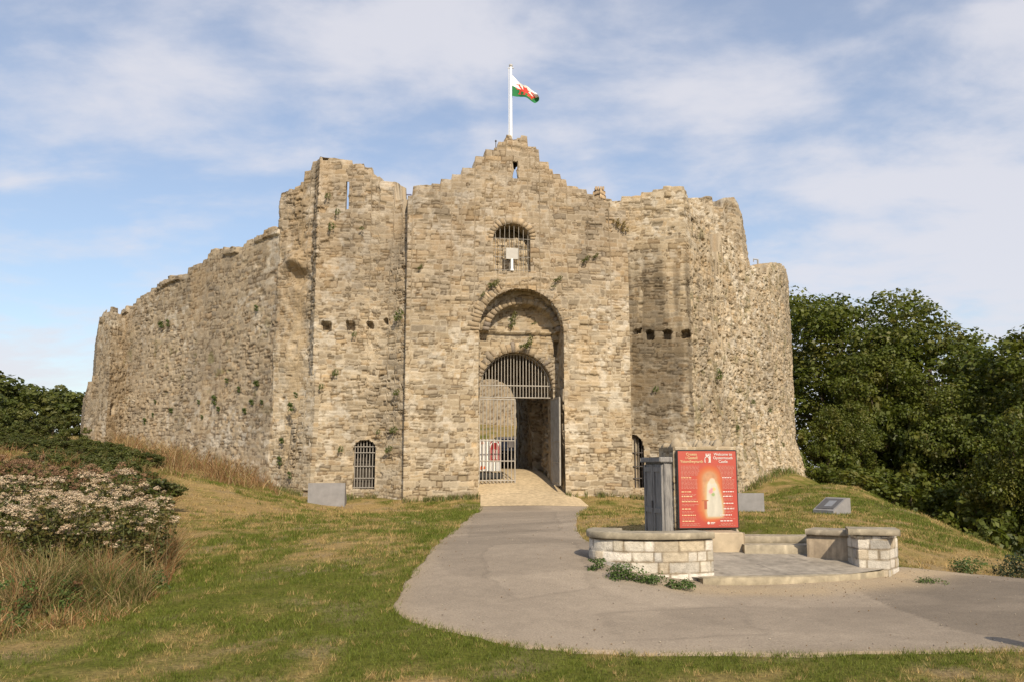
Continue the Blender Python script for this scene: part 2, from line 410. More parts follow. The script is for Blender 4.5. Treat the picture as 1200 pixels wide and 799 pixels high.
buff = np.exp(-(seg_dist(ax, ay, KERBF) / .32) ** 2)[..., None] * (0.55 + .6 * fbm(ax * 4, ay * 4, 77, 3))[..., None]
asp = lerp(asp, np.array([.37, .285, .18]), np.clip(buff, 0, 1))
eb = np.exp(-np.minimum(seg_dist(ax, ay, PATH_L), 9) / .10)[..., None] * .7
asp = lerp(asp, np.array([.33, .25, .15]), eb)
pi_ = np.arange(nP * nC).reshape(nP, nC)
pf = np.stack([pi_[:-1, :-1], pi_[:-1, 1:], pi_[1:, 1:], pi_[1:, :-1]], -1).reshape(-1, 4)
M_ASPH = mat_attr('asphalt', .93, .30, 55, .8, .008, .2, 150)
tag(link('path', mesh_np('path', np.concatenate([PX, PZ[..., None]], -1).reshape(-1, 3), pf, asp.reshape(-1, 3), True), M_ASPH), 'worn pale asphalt path widening into a forecourt', 'path', kind='structure')

# ------------------------------------------------------------------ stone walls
PAL = np.array([[.47, .375, .245], [.42, .335, .21], [.50, .41, .275], [.37, .31, .215], [.40, .345, .255], [.50, .37, .21], [.33, .285, .21], [.56, .485, .355], [.44, .32, .185]])
PALW = np.array([.22, .18, .16, .12, .12, .07, .06, .04, .03])
PAL = PAL * np.array([.80, .79, .80])
PALG = PAL * np.array([1.0, 1.0, 1.03])
def rnd_id(i, s): return _hash(i, i * 7 + 13, s)
def stones(u, z, seed, hmin=.09, hmax=.24, ratio=2.0, warp=.05, split=.35):
    rg = np.random.RandomState(seed)
    zz = z + warp * 1.5 * (fbm(u * .45, z * .4, seed + 1, 2) - .5) + warp * 1.5 * (fbm(u * 2.6, z * 2.6, seed + 2, 2) - .5)
    uu = u + warp * 1.2 * (fbm(u * 2.2, z * 2.8, seed + 3, 2) - .5) * 2
    lo, hi = zz.min() - 1, zz.max() + 1
    hs_ = rg.uniform(0, 1, int((hi - lo) / hmin) + 5) ** 1.3 * (hmax - hmin) + hmin
    b = lo + np.r_[0, np.cumsum(hs_)]
    r = np.clip(np.searchsorted(b, zz.ravel()) - 1, 0, len(hs_) - 1).reshape(zz.shape)
    h = hs_[r]; dz_ = np.minimum(zz - b[r], b[r + 1] - zz); fz = (zz - b[r]) / h
    du_ = np.zeros_like(uu); sid = np.zeros(uu.shape, np.int64)
    ul, uh = uu.min() - 1, uu.max() + 1
    order = np.argsort(r.ravel(), kind='stable'); rs = r.ravel()[order]; bounds = np.searchsorted(rs, np.arange(len(hs_) + 1))
    uf = uu.ravel(); duf = du_.ravel(); sf = sid.ravel()
    for k in range(len(hs_)):
        ix = order[bounds[k]:bounds[k + 1]]
        if len(ix) == 0: continue
        mean = hs_[k] * ratio
        wd = mean * (.45 + 1.3 * rg.uniform(0, 1, int((uh - ul) / (mean * .45)) + 3) ** 1.4)
        bb = ul + np.r_[0, np.cumsum(wd)]
        c = np.clip(np.searchsorted(bb, uf[ix]) - 1, 0, len(wd) - 1)
        duf[ix] = np.minimum(uf[ix] - bb[c], bb[c + 1] - uf[ix]); sf[ix] = k * 4099 + c
    du_ = duf.reshape(uu.shape); sid = sf.reshape(uu.shape)
    sp = (rnd_id(sid, seed + 5) < split) & (h > hmin * 1.5)
    fm = .35 + .3 * rnd_id(sid, seed + 6)
    dz2 = np.where(sp, np.minimum(dz_, np.abs(fz - fm) * h), dz_)
    sid = np.where(sp & (fz > fm), sid + 50000017, sid)
    return np.minimum(du_, dz2), sid
def stone_surface(u, z, seed, style):
    kw = style.get('kw', {})
    e, sid = stones(u, z, seed, **kw)
    jw = style.get('joint', .03)
    e2 = e + (fbm(u * 9, z * 9, seed + 7, 2) - .5) * .03
    prof = sstep(0, jw, e2)
    r1 = rnd_id(sid, seed + 11); r2 = rnd_id(sid, seed + 12); r3 = rnd_id(sid, seed + 13); r4 = rnd_id(sid, seed + 14)
    rough = fbm(u * .45 + 7, z * .45, seed + 15, 4)
    k = style.get('rough', 1.0)
    wear = sstep(.35, .7, rough)
    openj = (rnd_id(sid, seed + 21) < style.get('open', .36)).astype(float)
    d = -(.016 + .055 * openj * (.4 + wear)) * k * (1 - prof) + (r1 - .5) * (.022 + .05 * wear) * k + (fbm(u * 6, z * 6, seed + 16, 3) - .5) * .028 * k
    d = d + (rough - .5) * .15 * k
    pit = (r2 < style.get('pit', .03 + .05 * wear * k)); d = np.where(pit, d - .10 * k * prof, d)
    p = style.get('pal', PAL); p = lerp((p * PALW[:, None]).sum(0), p, style.get('var', .62))
    ci = np.searchsorted(np.cumsum(PALW), r3).clip(0, len(p) - 1)
    c = p[ci] * lerp(.79, 1.17, r4)[..., None]
    c = c * lerp(.90, 1.10, fbm(u * 7, z * 9, seed + 25, 3))[..., None]
    mort = np.array(style.get('mortar', (.47, .40, .295)))
    mm = (1 - prof) * (1 - openj) * style.get('mort_amt', .7) * sstep(.20, .42, fbm(u * 1.3 + 4, z * 1.3, seed + 26, 3) + .12)
    c = lerp(c, mort, mm[..., None])
    c = lerp(c, c * np.array([.40, .36, .32]), ((1 - prof) * openj * .95)[..., None])   # open joints: crevice shade darkened into the colour
    whi = sstep(.615, .66, fbm(u * 3.1 + 11, z * 3.6, seed + 27, 3)) * sstep(.42, .6, fbm(u * .35, z * .35 + 8, seed + 28, 3)) * style.get('white', .5)
    c = lerp(c, np.array([.58, .53, .44]), whi[..., None])
    big = fbm(u * .22 + 3, z * .30, seed + 17, 4)
    c = c * lerp(.78, 1.2, big)[..., None]
    wash = sstep(.5, .75, fbm(u * .8, z * .25, seed + 18, 4))[..., None]
    c = lerp(c, c * np.array([.72, .73, .76]), wash * style.get('stain', .5))
    lich = sstep(.70, .76, fbm(u * 2.3, z * 2.3, seed + 19, 3))[..., None] * style.get('lichen', .35)
    c = lerp(c, np.array([.52, .46, .36]), lich)
    och = sstep(.62, .75, fbm(u * .7 + 30, z * .6, seed + 20, 4))[..., None] * .35
    c = lerp(c, np.array([.45, .31, .16]) , och * .6)
    return d, np.clip(c, .02, .8)

class Path:
    def __init__(s, pts, flip=False):
        s.p = np.asarray(pts, float)[:, :2]; seg = np.diff(s.p, axis=0); s.l = np.linalg.norm(seg, axis=1)
        s.s = np.r_[0, np.cumsum(s.l)]; s.L = s.s[-1]
        s.n = np.stack([seg[:, 1], -seg[:, 0]], 1) / s.l[:, None]     # right-hand side of travel
        if flip: s.n = -s.n
    def at(s, u):
        return np.stack([np.interp(u, s.s, s.p[:, 0]), np.interp(u, s.s, s.p[:, 1])], -1)
    def nrm(s, u, blend=.06):
        u = np.asarray(u, float); mid = (s.s[:-1] + s.s[1:]) / 2
        if len(mid) == 1: return np.broadcast_to(s.n[0], u.shape + (2,)).copy()
        k = []
        kn = []
        for i in range(len(s.l)):
            b = min(blend, s.l[i] * .49)
            k += [s.s[i] + b, s.s[i + 1] - b]; kn += [s.n[i], s.n[i]]
        kn = np.array(kn)
        v = np.stack([np.interp(u, k, kn[:, 0]), np.interp(u, k, kn[:, 1])], -1)
        return v / np.linalg.norm(v, axis=-1, keepdims=True)
    def hit(s, px, py):
        d = ray(px, py); cr = s.p[:, 0] * d[1] - s.p[:, 1] * d[0]; best = None
        for i in range(len(s.l)):
            a, b = cr[i], cr[i + 1]
            if a * b <= 0 and a != b:
                t = a / (a - b); Y = lerp(s.p[i, 1], s.p[i + 1, 1], t); u = s.s[i] + t * s.l[i]
                if best is None or Y < best[1]: best = (u, Y)
        if best is None:                                   # outside: extend the nearer end
            outs = []
            for i in (0, len(s.l) - 1):
                a, b = cr[i], cr[i + 1]; t = a / (a - b) if a != b else 0
                outs.append((abs(t - .5), s.s[i] + t * s.l[i], lerp(s.p[i, 1], s.p[i + 1, 1], t)))
            _, u, Y = min(outs); best = (u, Y)
        return best[0], EYE + d[2] * best[1] / d[1]
    def xyz(s, u, z, off=0):
        q = s.at(np.array([u]))[0] + s.nrm(np.array([u]))[0] * off
        return Vector((q[0], q[1], z))
def prof_from_px(path, pts):
    a = sorted(path.hit(*p) for p in pts)
    return np.array([x[0] for x in a]), np.array([x[1] for x in a])
def wall(name, path, top, bot, seed, parent, du=.045, dz=.038, thick=1.1, back=True, style={}, holes=(), push=(), extra=None, paint=None, jag=.12, through=(), ends=True, capz=.0, tint=None, mat=None):
    """a stone wall swept along a plan path: front skin of real stones, broken top, back, ends"""
    U = np.linspace(0, path.L, max(4, int(path.L / du)))
    for c_ in path.s[1:-1]: U = np.r_[U, np.linspace(max(0, c_ - .06), min(path.L, c_ + .06), 9)] if len(path.s) < 8 else U
    U = np.unique(U); nu = len(U)
    zt = np.interp(U, top[0], top[1]) if not callable(top) else top(U)
    zb = bot(U) if callable(bot) else np.full(nu, bot)
    if jag:
        zt_s = zt.copy()
        rg = np.random.RandomState(seed + 99); bb = np.cumsum(rg.uniform(.14, .55, int(path.L / .14) + 4)); k = np.searchsorted(bb, U)
        cnt = np.bincount(k, minlength=len(bb) + 1); blk = np.bincount(k, weights=zt, minlength=len(bb) + 1) / np.maximum(cnt, 1)   # whole stones: stepped, not sloping
        zt = blk[k] + (rg.uniform(-1, 1, len(bb) + 1)[k]) * jag + (fbm(U * 4, U * 0, seed, 3) - .5) * jag * .5
    nz = max(3, int((zt - zb).max() / dz)); T = np.linspace(0, 1, nz)
    Ug = np.repeat(U[:, None], nz, 1); Zg = zb[:, None] + T[None] * (zt - zb)[:, None]
    D, C = stone_surface(Ug, Zg, seed, style)
    topw = sstep(.35, 0, zt[:, None] - Zg); D = D - style.get('top', 1.0) * topw * (.01 + .07 * fbm(Ug * 2, Zg * 2, seed + 44, 2))
    if extra is not None: D = D + extra(Ug, Zg)
    if paint is not None: C = paint(Ug, Zg, C)
    for f_, dep in push: D = np.where(f_(Ug, Zg), D - dep, D)
    if tint is not None: C = C * np.array(tint)
    pos = path.at(U); nr = path.nrm(U)
    if len(path.s) >= 8:                                   # ease the facets of a curved plan
        acc = nr.copy()
        for dl in np.linspace(-.45, .45, 11):
            q = path.nrm(np.clip(U + dl, 0, path.L)); acc += q * ((q * nr).sum(1) > .80)[:, None]
        nr = acc / np.linalg.norm(acc, axis=1, keepdims=True)
    XY = pos[:, None, :] + nr[:, None, :] * D[..., None]
    V = [np.concatenate([XY, Zg[..., None]], -1)]
    CC = [C]
    ncap = max(4, int(thick / .14)); s_ = np.linspace(0, 1, ncap + 1)[1:]
    capD = D[:, -1:] * (1 - s_[None]) - thick * s_[None]
    cz = zt[:, None] + capz * np.sin(np.pi * s_)[None] + (fbm(np.repeat(U[:, None], ncap, 1) * 3, np.repeat(s_[None], nu, 0) * thick * 3, seed + 61, 3) - .5) * .22 * np.sin(np.pi * np.minimum(s_ * 1.2, 1))[None]
    V.append(np.concatenate([pos[:, None, :] + nr[:, None, :] * capD[..., None], cz[..., None]], -1))
    _, cc = stone_surface(np.repeat(U[:, None], ncap, 1), np.repeat(s_[None], nu, 0) * thick + 50, seed + 3, style); CC.append(cc)
    nb = max(4, int((zt - zb).max() / .22)); Tb = np.linspace(1, 0, nb + 1)[1:]
    Zb = zb[:, None] + Tb[None] * (cz[:, -1] - zb)[:, None]
    _, cb = stone_surface(np.repeat(U[:, None], nb, 1), Zb, seed + 4, style); CC.append(cb)
    V.append(np.concatenate([np.repeat((pos - nr * thick)[:, None, :], nb, 1), Zb[..., None]], -1))
    Vg = np.concatenate(V, 1); Cg = np.concatenate(CC, 1); nr_ = Vg.shape[1]
    idx = np.arange(nu * nr_).reshape(nu, nr_)
    F = np.stack([idx[:-1, :-1], idx[1:, :-1], idx[1:, 1:], idx[:-1, 1:]], -1)
    uc = (Ug[:-1, :-1] + Ug[1:, 1:]) / 2; zc = (Zg[:-1, :-1] + Zg[1:, 1:]) / 2
    keep = np.ones(F.shape[:2], bool)
    for h in holes: keep[:, :nz - 1] &= ~h(uc, zc)
    if through:
        zbc = np.concatenate([cz[:, -1:], Zb], 1); zbc = (zbc[:-1, :-1] + zbc[1:, 1:]) / 2; ubc = np.repeat(((U[:-1] + U[1:]) / 2)[:, None], nb, 1)
        for h in through: keep[:, nz - 1 + ncap:nz - 1 + ncap + nb] &= ~h(ubc, zbc)
    if not back: keep[:, nz - 1:] = False
    F = F[keep]
    if ends:
        tri = []
        for i, flip in ((0, False), (nu - 1, True)):
            a = idx[i, :nz]; b = idx[i, nz - 1 + ncap:]          # front column upwards, back column downwards
            bl = b[::-1]
            for j in range(nz - 1):
                k0 = int(round(j * (len(bl) - 1) / (nz - 1))); k1 = int(round((j + 1) * (len(bl) - 1) / (nz - 1)))
                q = [a[j], a[j + 1], bl[k1], bl[k0]] if k1 != k0 else [a[j], a[j + 1], bl[k0], -1]
                if flip: q = [q[1], q[0], q[3], q[2]] if k1 != k0 else [q[1], q[0], q[2], -1]
                tri.append(q)
            cap = idx[i, nz - 1:nz + ncap]
            for j in range(1, len(cap) - 1):
                tri.append([cap[0], cap[j], cap[j + 1], -1])
        F = np.concatenate([F, np.array(tri)], 0)
    return link(name, mesh_np(name, Vg.reshape(-1, 3), F, Cg.reshape(-1, 3)), mat or M_STONE, parent)
def arch_outline(u0, u1, z0, zs, rise, n=24):
    c = (u0 + u1) / 2; r = (u1 - u0) / 2
    pts = [(u0, z) for z in np.linspace(z0, zs, max(2, int((zs - z0) / .12)))][:-1]
    pts += [(c - r * math.cos(math.pi * i / n), zs + rise * math.sin(math.pi * i / n)) for i in range(n + 1)]
    pts += [(u1, z) for z in np.linspace(zs, z0, max(2, int((zs - z0) / .12)))][1:]
    return np.array(pts)
def poly_hole(poly):
    poly = np.asarray(poly); lo = poly.min(0); hi = poly.max(0)
    def f(u, z):
        m = (u > lo[0]) & (u < hi[0]) & (z > lo[1]) & (z < hi[1]); o = np.zeros(u.shape, bool)
        if m.any(): o[m] = inpoly(u[m], z[m], poly)
        return o
    return f
def grow(poly, d, du=0, ddn=None):
    c = (np.min(poly, 0) + np.max(poly, 0)) / 2; v = np.asarray(poly) - c; h = (np.max(poly, 0) - np.min(poly, 0)) / 2
    return c + v * (h + d) / h
def reveal(name, path, outline, depth, seed, parent, style={}, flare=0, closed=True, start=.05, mat=None, step=.06):
    """the inside faces of an opening, with a lip behind the front skin"""
    o = np.asarray(outline)
    o = resample(np.r_[o, o[:1]] if closed else o, max(8, int(np.linalg.norm(np.diff(o, axis=0), axis=1).sum() / step)))
    arc = np.r_[0, np.cumsum(np.linalg.norm(np.diff(o, axis=0), axis=1))]
    deps = np.r_[start + .10, start, np.linspace(start + .04, depth, max(2, int(depth / .06)))]
    c = (o.min(0) + o.max(0)) / 2; ou = o - c; on = ou / (np.linalg.norm(ou, axis=1, keepdims=True) + 1e-6)
    D, C = stone_surface(np.repeat(arc[:, None], len(deps), 1), np.repeat(deps[None], len(arc), 0) + 20, seed, style)
    D = np.clip(D * 1.3, -.12, .07); D[:, :2] = 0
    g = np.r_[.09, 0, np.linspace(0, flare, len(deps) - 2)]
    UZ = o[:, None, :] + on[:, None, :] * (g[None, :, None] - D[..., None] * 1.0)
    base = path.at(UZ[..., 0].ravel()).reshape(UZ.shape); nr = path.nrm(UZ[..., 0].ravel()).reshape(UZ.shape)
    XY = base - nr * deps[None, :, None]
    V = np.concatenate([XY, UZ[..., 1:2]], -1); idx = np.arange(V.shape[0] * V.shape[1]).reshape(V.shape[:2])
    F = np.stack([idx[:-1, :-1], idx[:-1, 1:], idx[1:, 1:], idx[1:, :-1]], -1).reshape(-1, 4)
    return link(name, mesh_np(name, V.reshape(-1, 3), F, C.reshape(-1, 3)), mat or M_STONE, parent)
def rect(u0, z0, u1, z1): return np.array([(u0, z0), (u0, z1), (u1, z1), (u1, z0)])
def hole_px(path, x0, y0, x1, y1):
    a = path.hit(x0, y1); b = path.hit(x1, y0); return rect(a[0], a[1], b[0], b[1])
def wobble(poly, amt, seed):
    rg = np.random.RandomState(seed); p = resample(np.r_[poly, poly[:1]], 40)[:-1]; return p + rg.uniform(-amt, amt, p.shape)

castle = empty('castle', (0, 36, 0), 'ruined tan stone castle with arched gatehouse and two broken towers', 'castle')
def C_(o):                       # parts keep world coordinates under the castle's empty
    o.matrix_parent_inverse = Matrix.Translation((0, -36, 0)); return o
STY_GATE = dict(kw=dict(hmin=.11, hmax=.26, ratio=1.65, warp=.07, split=.35), rough=.62, joint=.042, mort_amt=.85, stain=.45, lichen=.45)
STY_TOW = dict(kw=dict(hmin=.10, hmax=.25, ratio=1.65, warp=.08, split=.35), rough=.75, joint=.042, mort_amt=.8, stain=.55, lichen=.3)
STY_RUB = dict(kw=dict(hmin=.11, hmax=.22, ratio=1.4, warp=.10, split=.2), rough=.62, joint=.055, mort_amt=.75, stain=.55, lichen=.2, pal=PALG, mortar=(.40, .33, .23))
STY_RAG = dict(kw=dict(hmin=.09, hmax=.20, ratio=1.9, warp=.13, split=.4), rough=1.1, joint=.05, mort_amt=.8, stain=.35, lichen=.5, mortar=(.43, .35, .24))
STY_CORE = dict(kw=dict(hmin=.08, hmax=.2, ratio=1.8, warp=.12, split=.4), rough=1.6, joint=.05, mort_amt=.3, stain=.6, lichen=.05)

# ---- gatehouse
ROT = R(9.0)
ca, sa = math.cos(ROT), math.sin(ROT)
AX = np.array([ca, sa]); INW = np.array([-sa, ca])            # along the face, into the castle
gl = P(475, 420, 32.4)[:2]
dd = ray(738.5, 420); kk = dd[0] / dd[1]
wid = (kk * gl[1] - gl[0]) / (ca - kk * sa); gr = gl + AX * wid
GATE = Path([gl - np.array([0, 0]) , gr])                       # front skin; normal faces the viewer
def gh(px, py): return GATE.hit(px, py)
def zterr(path, off=0): return lambda U: terr(*(path.at(U).T)) - .5
gtop = prof_from_px(GATE, [(476, 236), (479, 229), (482.5, 221), (497.5, 216), (510, 213), (524, 210), (541, 203.5), (546, 195), (561, 186), (578, 171.5), (589, 167), (596, 160), (616, 161), (619.6, 171), (631, 176.5), (636.5, 189.5), (650, 201), (663, 212), (685, 225), (696, 229), (709, 231), (716, 240), (724, 246), (738, 246)])
rl = gh(561, 500)[0]; rr = gh(661.5, 500)[0]
zs_out = gh(610, 388)[1]; zc_out = gh(610, 338)[1]
zg0 = terr1(*(GATE.at(np.array([(rl + rr) / 2]))[0] + INW * .8))
REC = arch_outline(rl, rr, zg0 - .6, zs_out, zc_out - zs_out, 30)
wa = gh(578, 318); wb = gh(622, 318); wz = gh(600, 280)[1]; wc = gh(600, 262)[1]
WIN = arch_outline(wa[0], wb[0], wa[1], wz, wc - wz, 18)
SLIT = hole_px(GATE, 601, 189, 607, 209)
BATT = lambda z: .10 * np.clip((3.2 - z) / 2.6, 0, 1.3)
def gate_extra(u, z):
    d = BATT(z)
    # broken shoulder on the upper right and the eroded top-left corner
    zr = gh(735, 300)[1]; d = d - .22 * sstep(gh(690, 250)[0], gh(725, 250)[0], u) * sstep(zr - .4, zr + 1.2, z)
    d = d - .25 * sstep(.5, 0, u) * sstep(gh(478, 262)[1] - .2, gh(478, 250)[1], z)
    return d
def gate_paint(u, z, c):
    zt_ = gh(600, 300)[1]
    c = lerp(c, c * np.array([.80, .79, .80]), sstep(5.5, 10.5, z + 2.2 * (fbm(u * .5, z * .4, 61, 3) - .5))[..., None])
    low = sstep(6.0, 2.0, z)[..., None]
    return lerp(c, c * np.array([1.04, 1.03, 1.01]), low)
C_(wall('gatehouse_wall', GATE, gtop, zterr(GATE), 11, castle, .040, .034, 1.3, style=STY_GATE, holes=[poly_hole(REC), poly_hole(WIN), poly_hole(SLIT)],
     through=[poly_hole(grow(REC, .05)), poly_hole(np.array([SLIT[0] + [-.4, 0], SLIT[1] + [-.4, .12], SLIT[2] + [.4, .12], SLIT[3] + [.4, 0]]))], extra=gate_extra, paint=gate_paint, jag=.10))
RD = 1.15                                                       # depth of the gate recess
C_(reveal('gate_recess', GATE, REC, RD + .12, 21, castle, STY_CORE, closed=False))
C_(reveal('slit_opening', GATE, SLIT, .35, 22, castle, STY_TOW, flare=.10))
C_(reveal('window_opening', GATE, WIN, .95, 23, castle, STY_TOW))
def offpath(path, u0, u1, dep):
    a = path.at(np.array([u0]))[0] + INW * dep; b = path.at(np.array([u1]))[0] + INW * dep; return Path([a, b])
# blocked back of the upper window, and a closed box added behind to keep it dark
WBK = offpath(GATE, wa[0] - .3, wb[0] + .3, .42)
zblk = gh(600, 277)[1]
C_(wall('window_blocking', WBK, (np.array([0, 5]), np.array([zblk, zblk])), wa[1] - .3, 31, castle, .04, .035, .3, style=STY_TOW, jag=.06))
ch = MB(); cM = Matrix.Rotation(ROT, 3, 'Z')
cc0 = GATE.at(np.array([(wa[0] + wb[0]) / 2]))[0] + INW * 2.2
M_INNERDARK = mat_plain('inner_stone', (.20, .17, .13), .95, .3, 5, bump=.6)  # darker than the wall stone: interior gloom put into the colour
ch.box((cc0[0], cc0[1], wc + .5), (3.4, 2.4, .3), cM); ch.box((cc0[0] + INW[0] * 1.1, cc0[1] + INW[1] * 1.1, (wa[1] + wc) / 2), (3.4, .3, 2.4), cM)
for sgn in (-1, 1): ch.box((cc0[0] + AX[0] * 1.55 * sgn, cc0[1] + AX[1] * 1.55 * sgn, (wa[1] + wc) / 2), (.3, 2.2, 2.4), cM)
C_(ch.build('window_dark_box', M_INNERDARK, castle))

# recess back wall with the gate arch
BACK = Path([GATE.at(np.array([rl - .5]))[0] + INW * RD, GATE.at(np.array([rr + .5]))[0] + INW * RD])
bo0 = BACK.hit(561.5, 500)[0] - .15; bo1 = BACK.hit(648, 500)[0]
bo0 = bo1 - 2.98
zgs = BACK.hit(606, 456)[1]; zgc = BACK.hit(606, 412.5)[1]
GARCH = arch_outline(bo0, bo1, zg0 - .6, zgs, zgc - zgs, 28)
bc_u = BACK.hit(611, 400)[0]; z_led = BACK.hit(611, 389)[1]; z_in = BACK.hit(611, 359)[1]; z_o = zc_out
def back_extra(u, z):
    hw_o = (rr - rl) / 2; hw_i = hw_o - .30; zsp = z_led - .05
    rr_i = ((u - bc_u) / hw_i) ** 2 + ((z - zsp) / (z_in - zsp)) ** 2
    band = ((rr_i > 1) & (z > zsp)) * .50
    led = (np.abs(z - z_led) < .10) * .22
    side = (u < .5 + .16) * .25 * (z < zsp)
    low = sstep(z_led, z_led - .2, z) * .08
    return np.maximum(band, led) + low
pocket = hole_px(BACK, 649, 400, 656, 418)
C_(wall('gate_arch_wall', BACK, (np.array([0, 9]), np.array([zc_out + .3] * 2)), zg0 - .6, 41, castle, .036, .032, .9, style=STY_TOW, holes=[poly_hole(GARCH)], through=[poly_hole(grow(GARCH, .05))], extra=back_extra, push=[(poly_hole(pocket), .5)], jag=0))
C_(reveal('gate_opening', BACK, GARCH, .92, 42, castle, STY_TOW, closed=False))

# voussoir rings
def ring(name, path, u0, u1, zs, rise, width, dep_out, dep_in, n, seed, pal, parent):
    rg = random.Random(seed); V = []; F = []; Cc = []
    c = (u0 + u1) / 2; r = (u1 - u0) / 2; a = 0.0; angs = [0.0]
    while a < math.pi: a += math.pi / n * rg.uniform(.7, 1.35); angs.append(min(a, math.pi))
    for a0, a1 in zip(angs, angs[1:]):
        g = .06 / r / 4; a0 += g; a1 -= g
        if a1 <= a0: continue
        wv = width * rg.uniform(.75, 1.15); po = dep_out + rg.uniform(-.012, .016); col = np.array(rg.choice(pal)) * rg.uniform(.8, 1.15)
        b = len(V)
        for dep in (po, -dep_in):
            for rad in (-.0, wv):
                for aa in (a0, (a0 + a1) / 2, a1):
                    rx = r + rad + rg.uniform(-.012, .012); rz = rise + rad + rg.uniform(-.012, .012)
                    p = path.xyz(c - rx * math.cos(aa), zs + rz * math.sin(aa), dep + rg.uniform(-.012, .012)); V.append(p); Cc.append(col)
        # index: dep*6 + rad*3 + ang
        q = lambda d, rd, k: b + d * 6 + rd * 3 + k
        for k in (0, 1):
            F += [(q(0, 0, k), q(0, 1, k), q(0, 1, k + 1), q(0, 0, k + 1)), (q(0, 0, k), q(0, 0, k + 1), q(1, 0, k + 1), q(1, 0, k)), (q(0, 1, k), q(1, 1, k), q(1, 1, k + 1), q(0, 1, k + 1))]
        F += [(q(0, 0, 0), q(1, 0, 0), q(1, 1, 0), q(0, 1, 0)), (q(0, 0, 2), q(0, 1, 2), q(1, 1, 2), q(1, 0, 2))]
    return C_(link(name, mesh_np(name, np.array([list(v) for v in V]), np.array(F), np.array(Cc)), M_STONE, parent))
GREYS = [(.29, .24, .18), (.34, .27, .19), (.25, .21, .17), (.38, .30, .20), (.33, .25, .16)]
TANS = [(.36, .275, .175), (.33, .255, .165), (.39, .30, .195), (.30, .24, .165)]
ring('arch_ring', GATE, rl - .01, rr + .01, zs_out, zc_out - zs_out, .40, -.012, .42, 38, 1, TANS, castle)
ring('arch_ring', BACK, bo0, bo1, zgs, zgc - zgs, .40, .085, .3, 26, 2, GREYS, castle)
ring('arch_ring', BACK, bc_u - (rr - rl) / 2 + .30, bc_u + (rr - rl) / 2 - .30, z_led - .05, z_in - z_led + .05, .26, .53, .02, 22, 3, GREYS, castle)
ring('arch_ring', GATE, wa[0], wb[0], wz, wc - wz, .24, .02, .3, 13, 4, TANS, castle)

# passage through the gatehouse
p0 = BACK.at(np.array([bo1 + .05]))[0] + INW * .85; p_len = 7.6
pl0 = BACK.at(np.array([bo0 - .05]))[0] + INW * .85
def lowp(U): return np.full(len(U), zg0 - .5)
zpt = zgs + .4
PR = Path([p0, p0 + INW * 1.6 , p0 + INW * 1.65 + AX * .8, p0 + INW * 3.6 + AX * .8, p0 + INW * 3.65 - AX * .12, p0 + INW * 4.6 - AX * .12, p0 + INW * 4.65, p0 + INW * p_len], flip=True)
C_(wall('passage_wall', PR, (np.array([0, 20]), np.array([zpt + 1.4] * 2)), lowp, 51, castle, .06, .05, .5, style=STY_CORE, jag=0, ends=True))
PLW = Path([pl0, pl0 + INW * p_len])
C_(wall('passage_wall', PLW, (np.array([0, 20]), np.array([zpt + 1.4] * 2)), lowp, 52, castle, .09, .08, .5, style=STY_CORE, jag=0))
FAR = Path([pl0 + INW * p_len - AX * 1.5, p0 + INW * p_len + AX * 1.8])
fh1 = FAR.hit(608.5, 520)[0]; fh0 = fh1 - 2.75; zfs = FAR.hit(575, 474)[1]; zfc = FAR.hit(575, 442)[1]
FARCH = arch_outline(fh0, fh1, zg0 - .6, zfs, zfc - zfs, 24)
C_(wall('inner_arch_wall', FAR, (np.array([0, 20]), np.array([zpt + 3.5] * 2)), zg0 - .5, 53, castle, .06, .05, .8, style=STY_TOW, holes=[poly_hole(FARCH)], through=[poly_hole(grow(FARCH, .05))], jag=0))
C_(reveal('inner_arch', FAR, FARCH, .82, 54, castle, STY_TOW, closed=False))
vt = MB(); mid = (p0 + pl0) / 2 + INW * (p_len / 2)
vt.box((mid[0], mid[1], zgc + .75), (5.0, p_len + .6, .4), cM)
C_(vt.build('passage_vault', M_INNERDARK, castle))

# ---- left tower and the broken strip beside it
tA = P(320, 420, 34.6)[:2]; tA2 = P(362, 420, 33.72)[:2]; tB = P(366.5, 420, 33.15)[:2]; tC = P(446, 420, 33.45)[:2]
tD = P(479.5, 420, 32.66)[:2]
TL = Path([tA, tA2, tB, *smooth_pts([tB * .45 + tC * .55, tC, tD], 3)])
ttop = prof_from_px(TL, [(320, 262), (320.5, 244), (325, 233), (333, 226), (340, 221), (352, 213), (360, 207), (364, 196), (370, 187), (380, 187), (395, 189), (412, 190), (420, 193), (428, 194), (434, 199), (440, 204), (450, 207), (457, 214), (461, 226), (466, 236), (469, 248), (473, 254)])
uB = TL.s[2]; uA2 = TL.s[1]
zdg1 = TL.hit(362, 440)[1]; zdg0 = TL.hit(330, 577)[1]
def tl_extra(u, z):
    d = BATT(z) * 1.2
    # rock-like overhang left in the broken strip, hollow beneath it
    zo = TL.hit(345, 305)[1]; g = np.exp(-((u - TL.hit(347, 300)[0]) / .55) ** 2)
    d = d + g * .32 * np.exp(-((z - zo) / .3) ** 2) - g * .25 * np.exp(-((z - zo + .75) / .35) ** 2)
    # ragged core in the upper right of the tower
    uq = TL.hit(452, 250)[0]; zq = TL.hit(440, 300)[1]
    d = d - .30 * sstep(uq - .3, uq + .5, u) * sstep(zq - 1, zq + 1.5, z)
    d = d - .35 * (fbm(u * 1.4, z * 1.1, 8, 3) - .4) * sstep(uA2 + .1, uA2 - .3, u) * sstep(zdg1 - .5, zdg1 + 1, z)
    return d
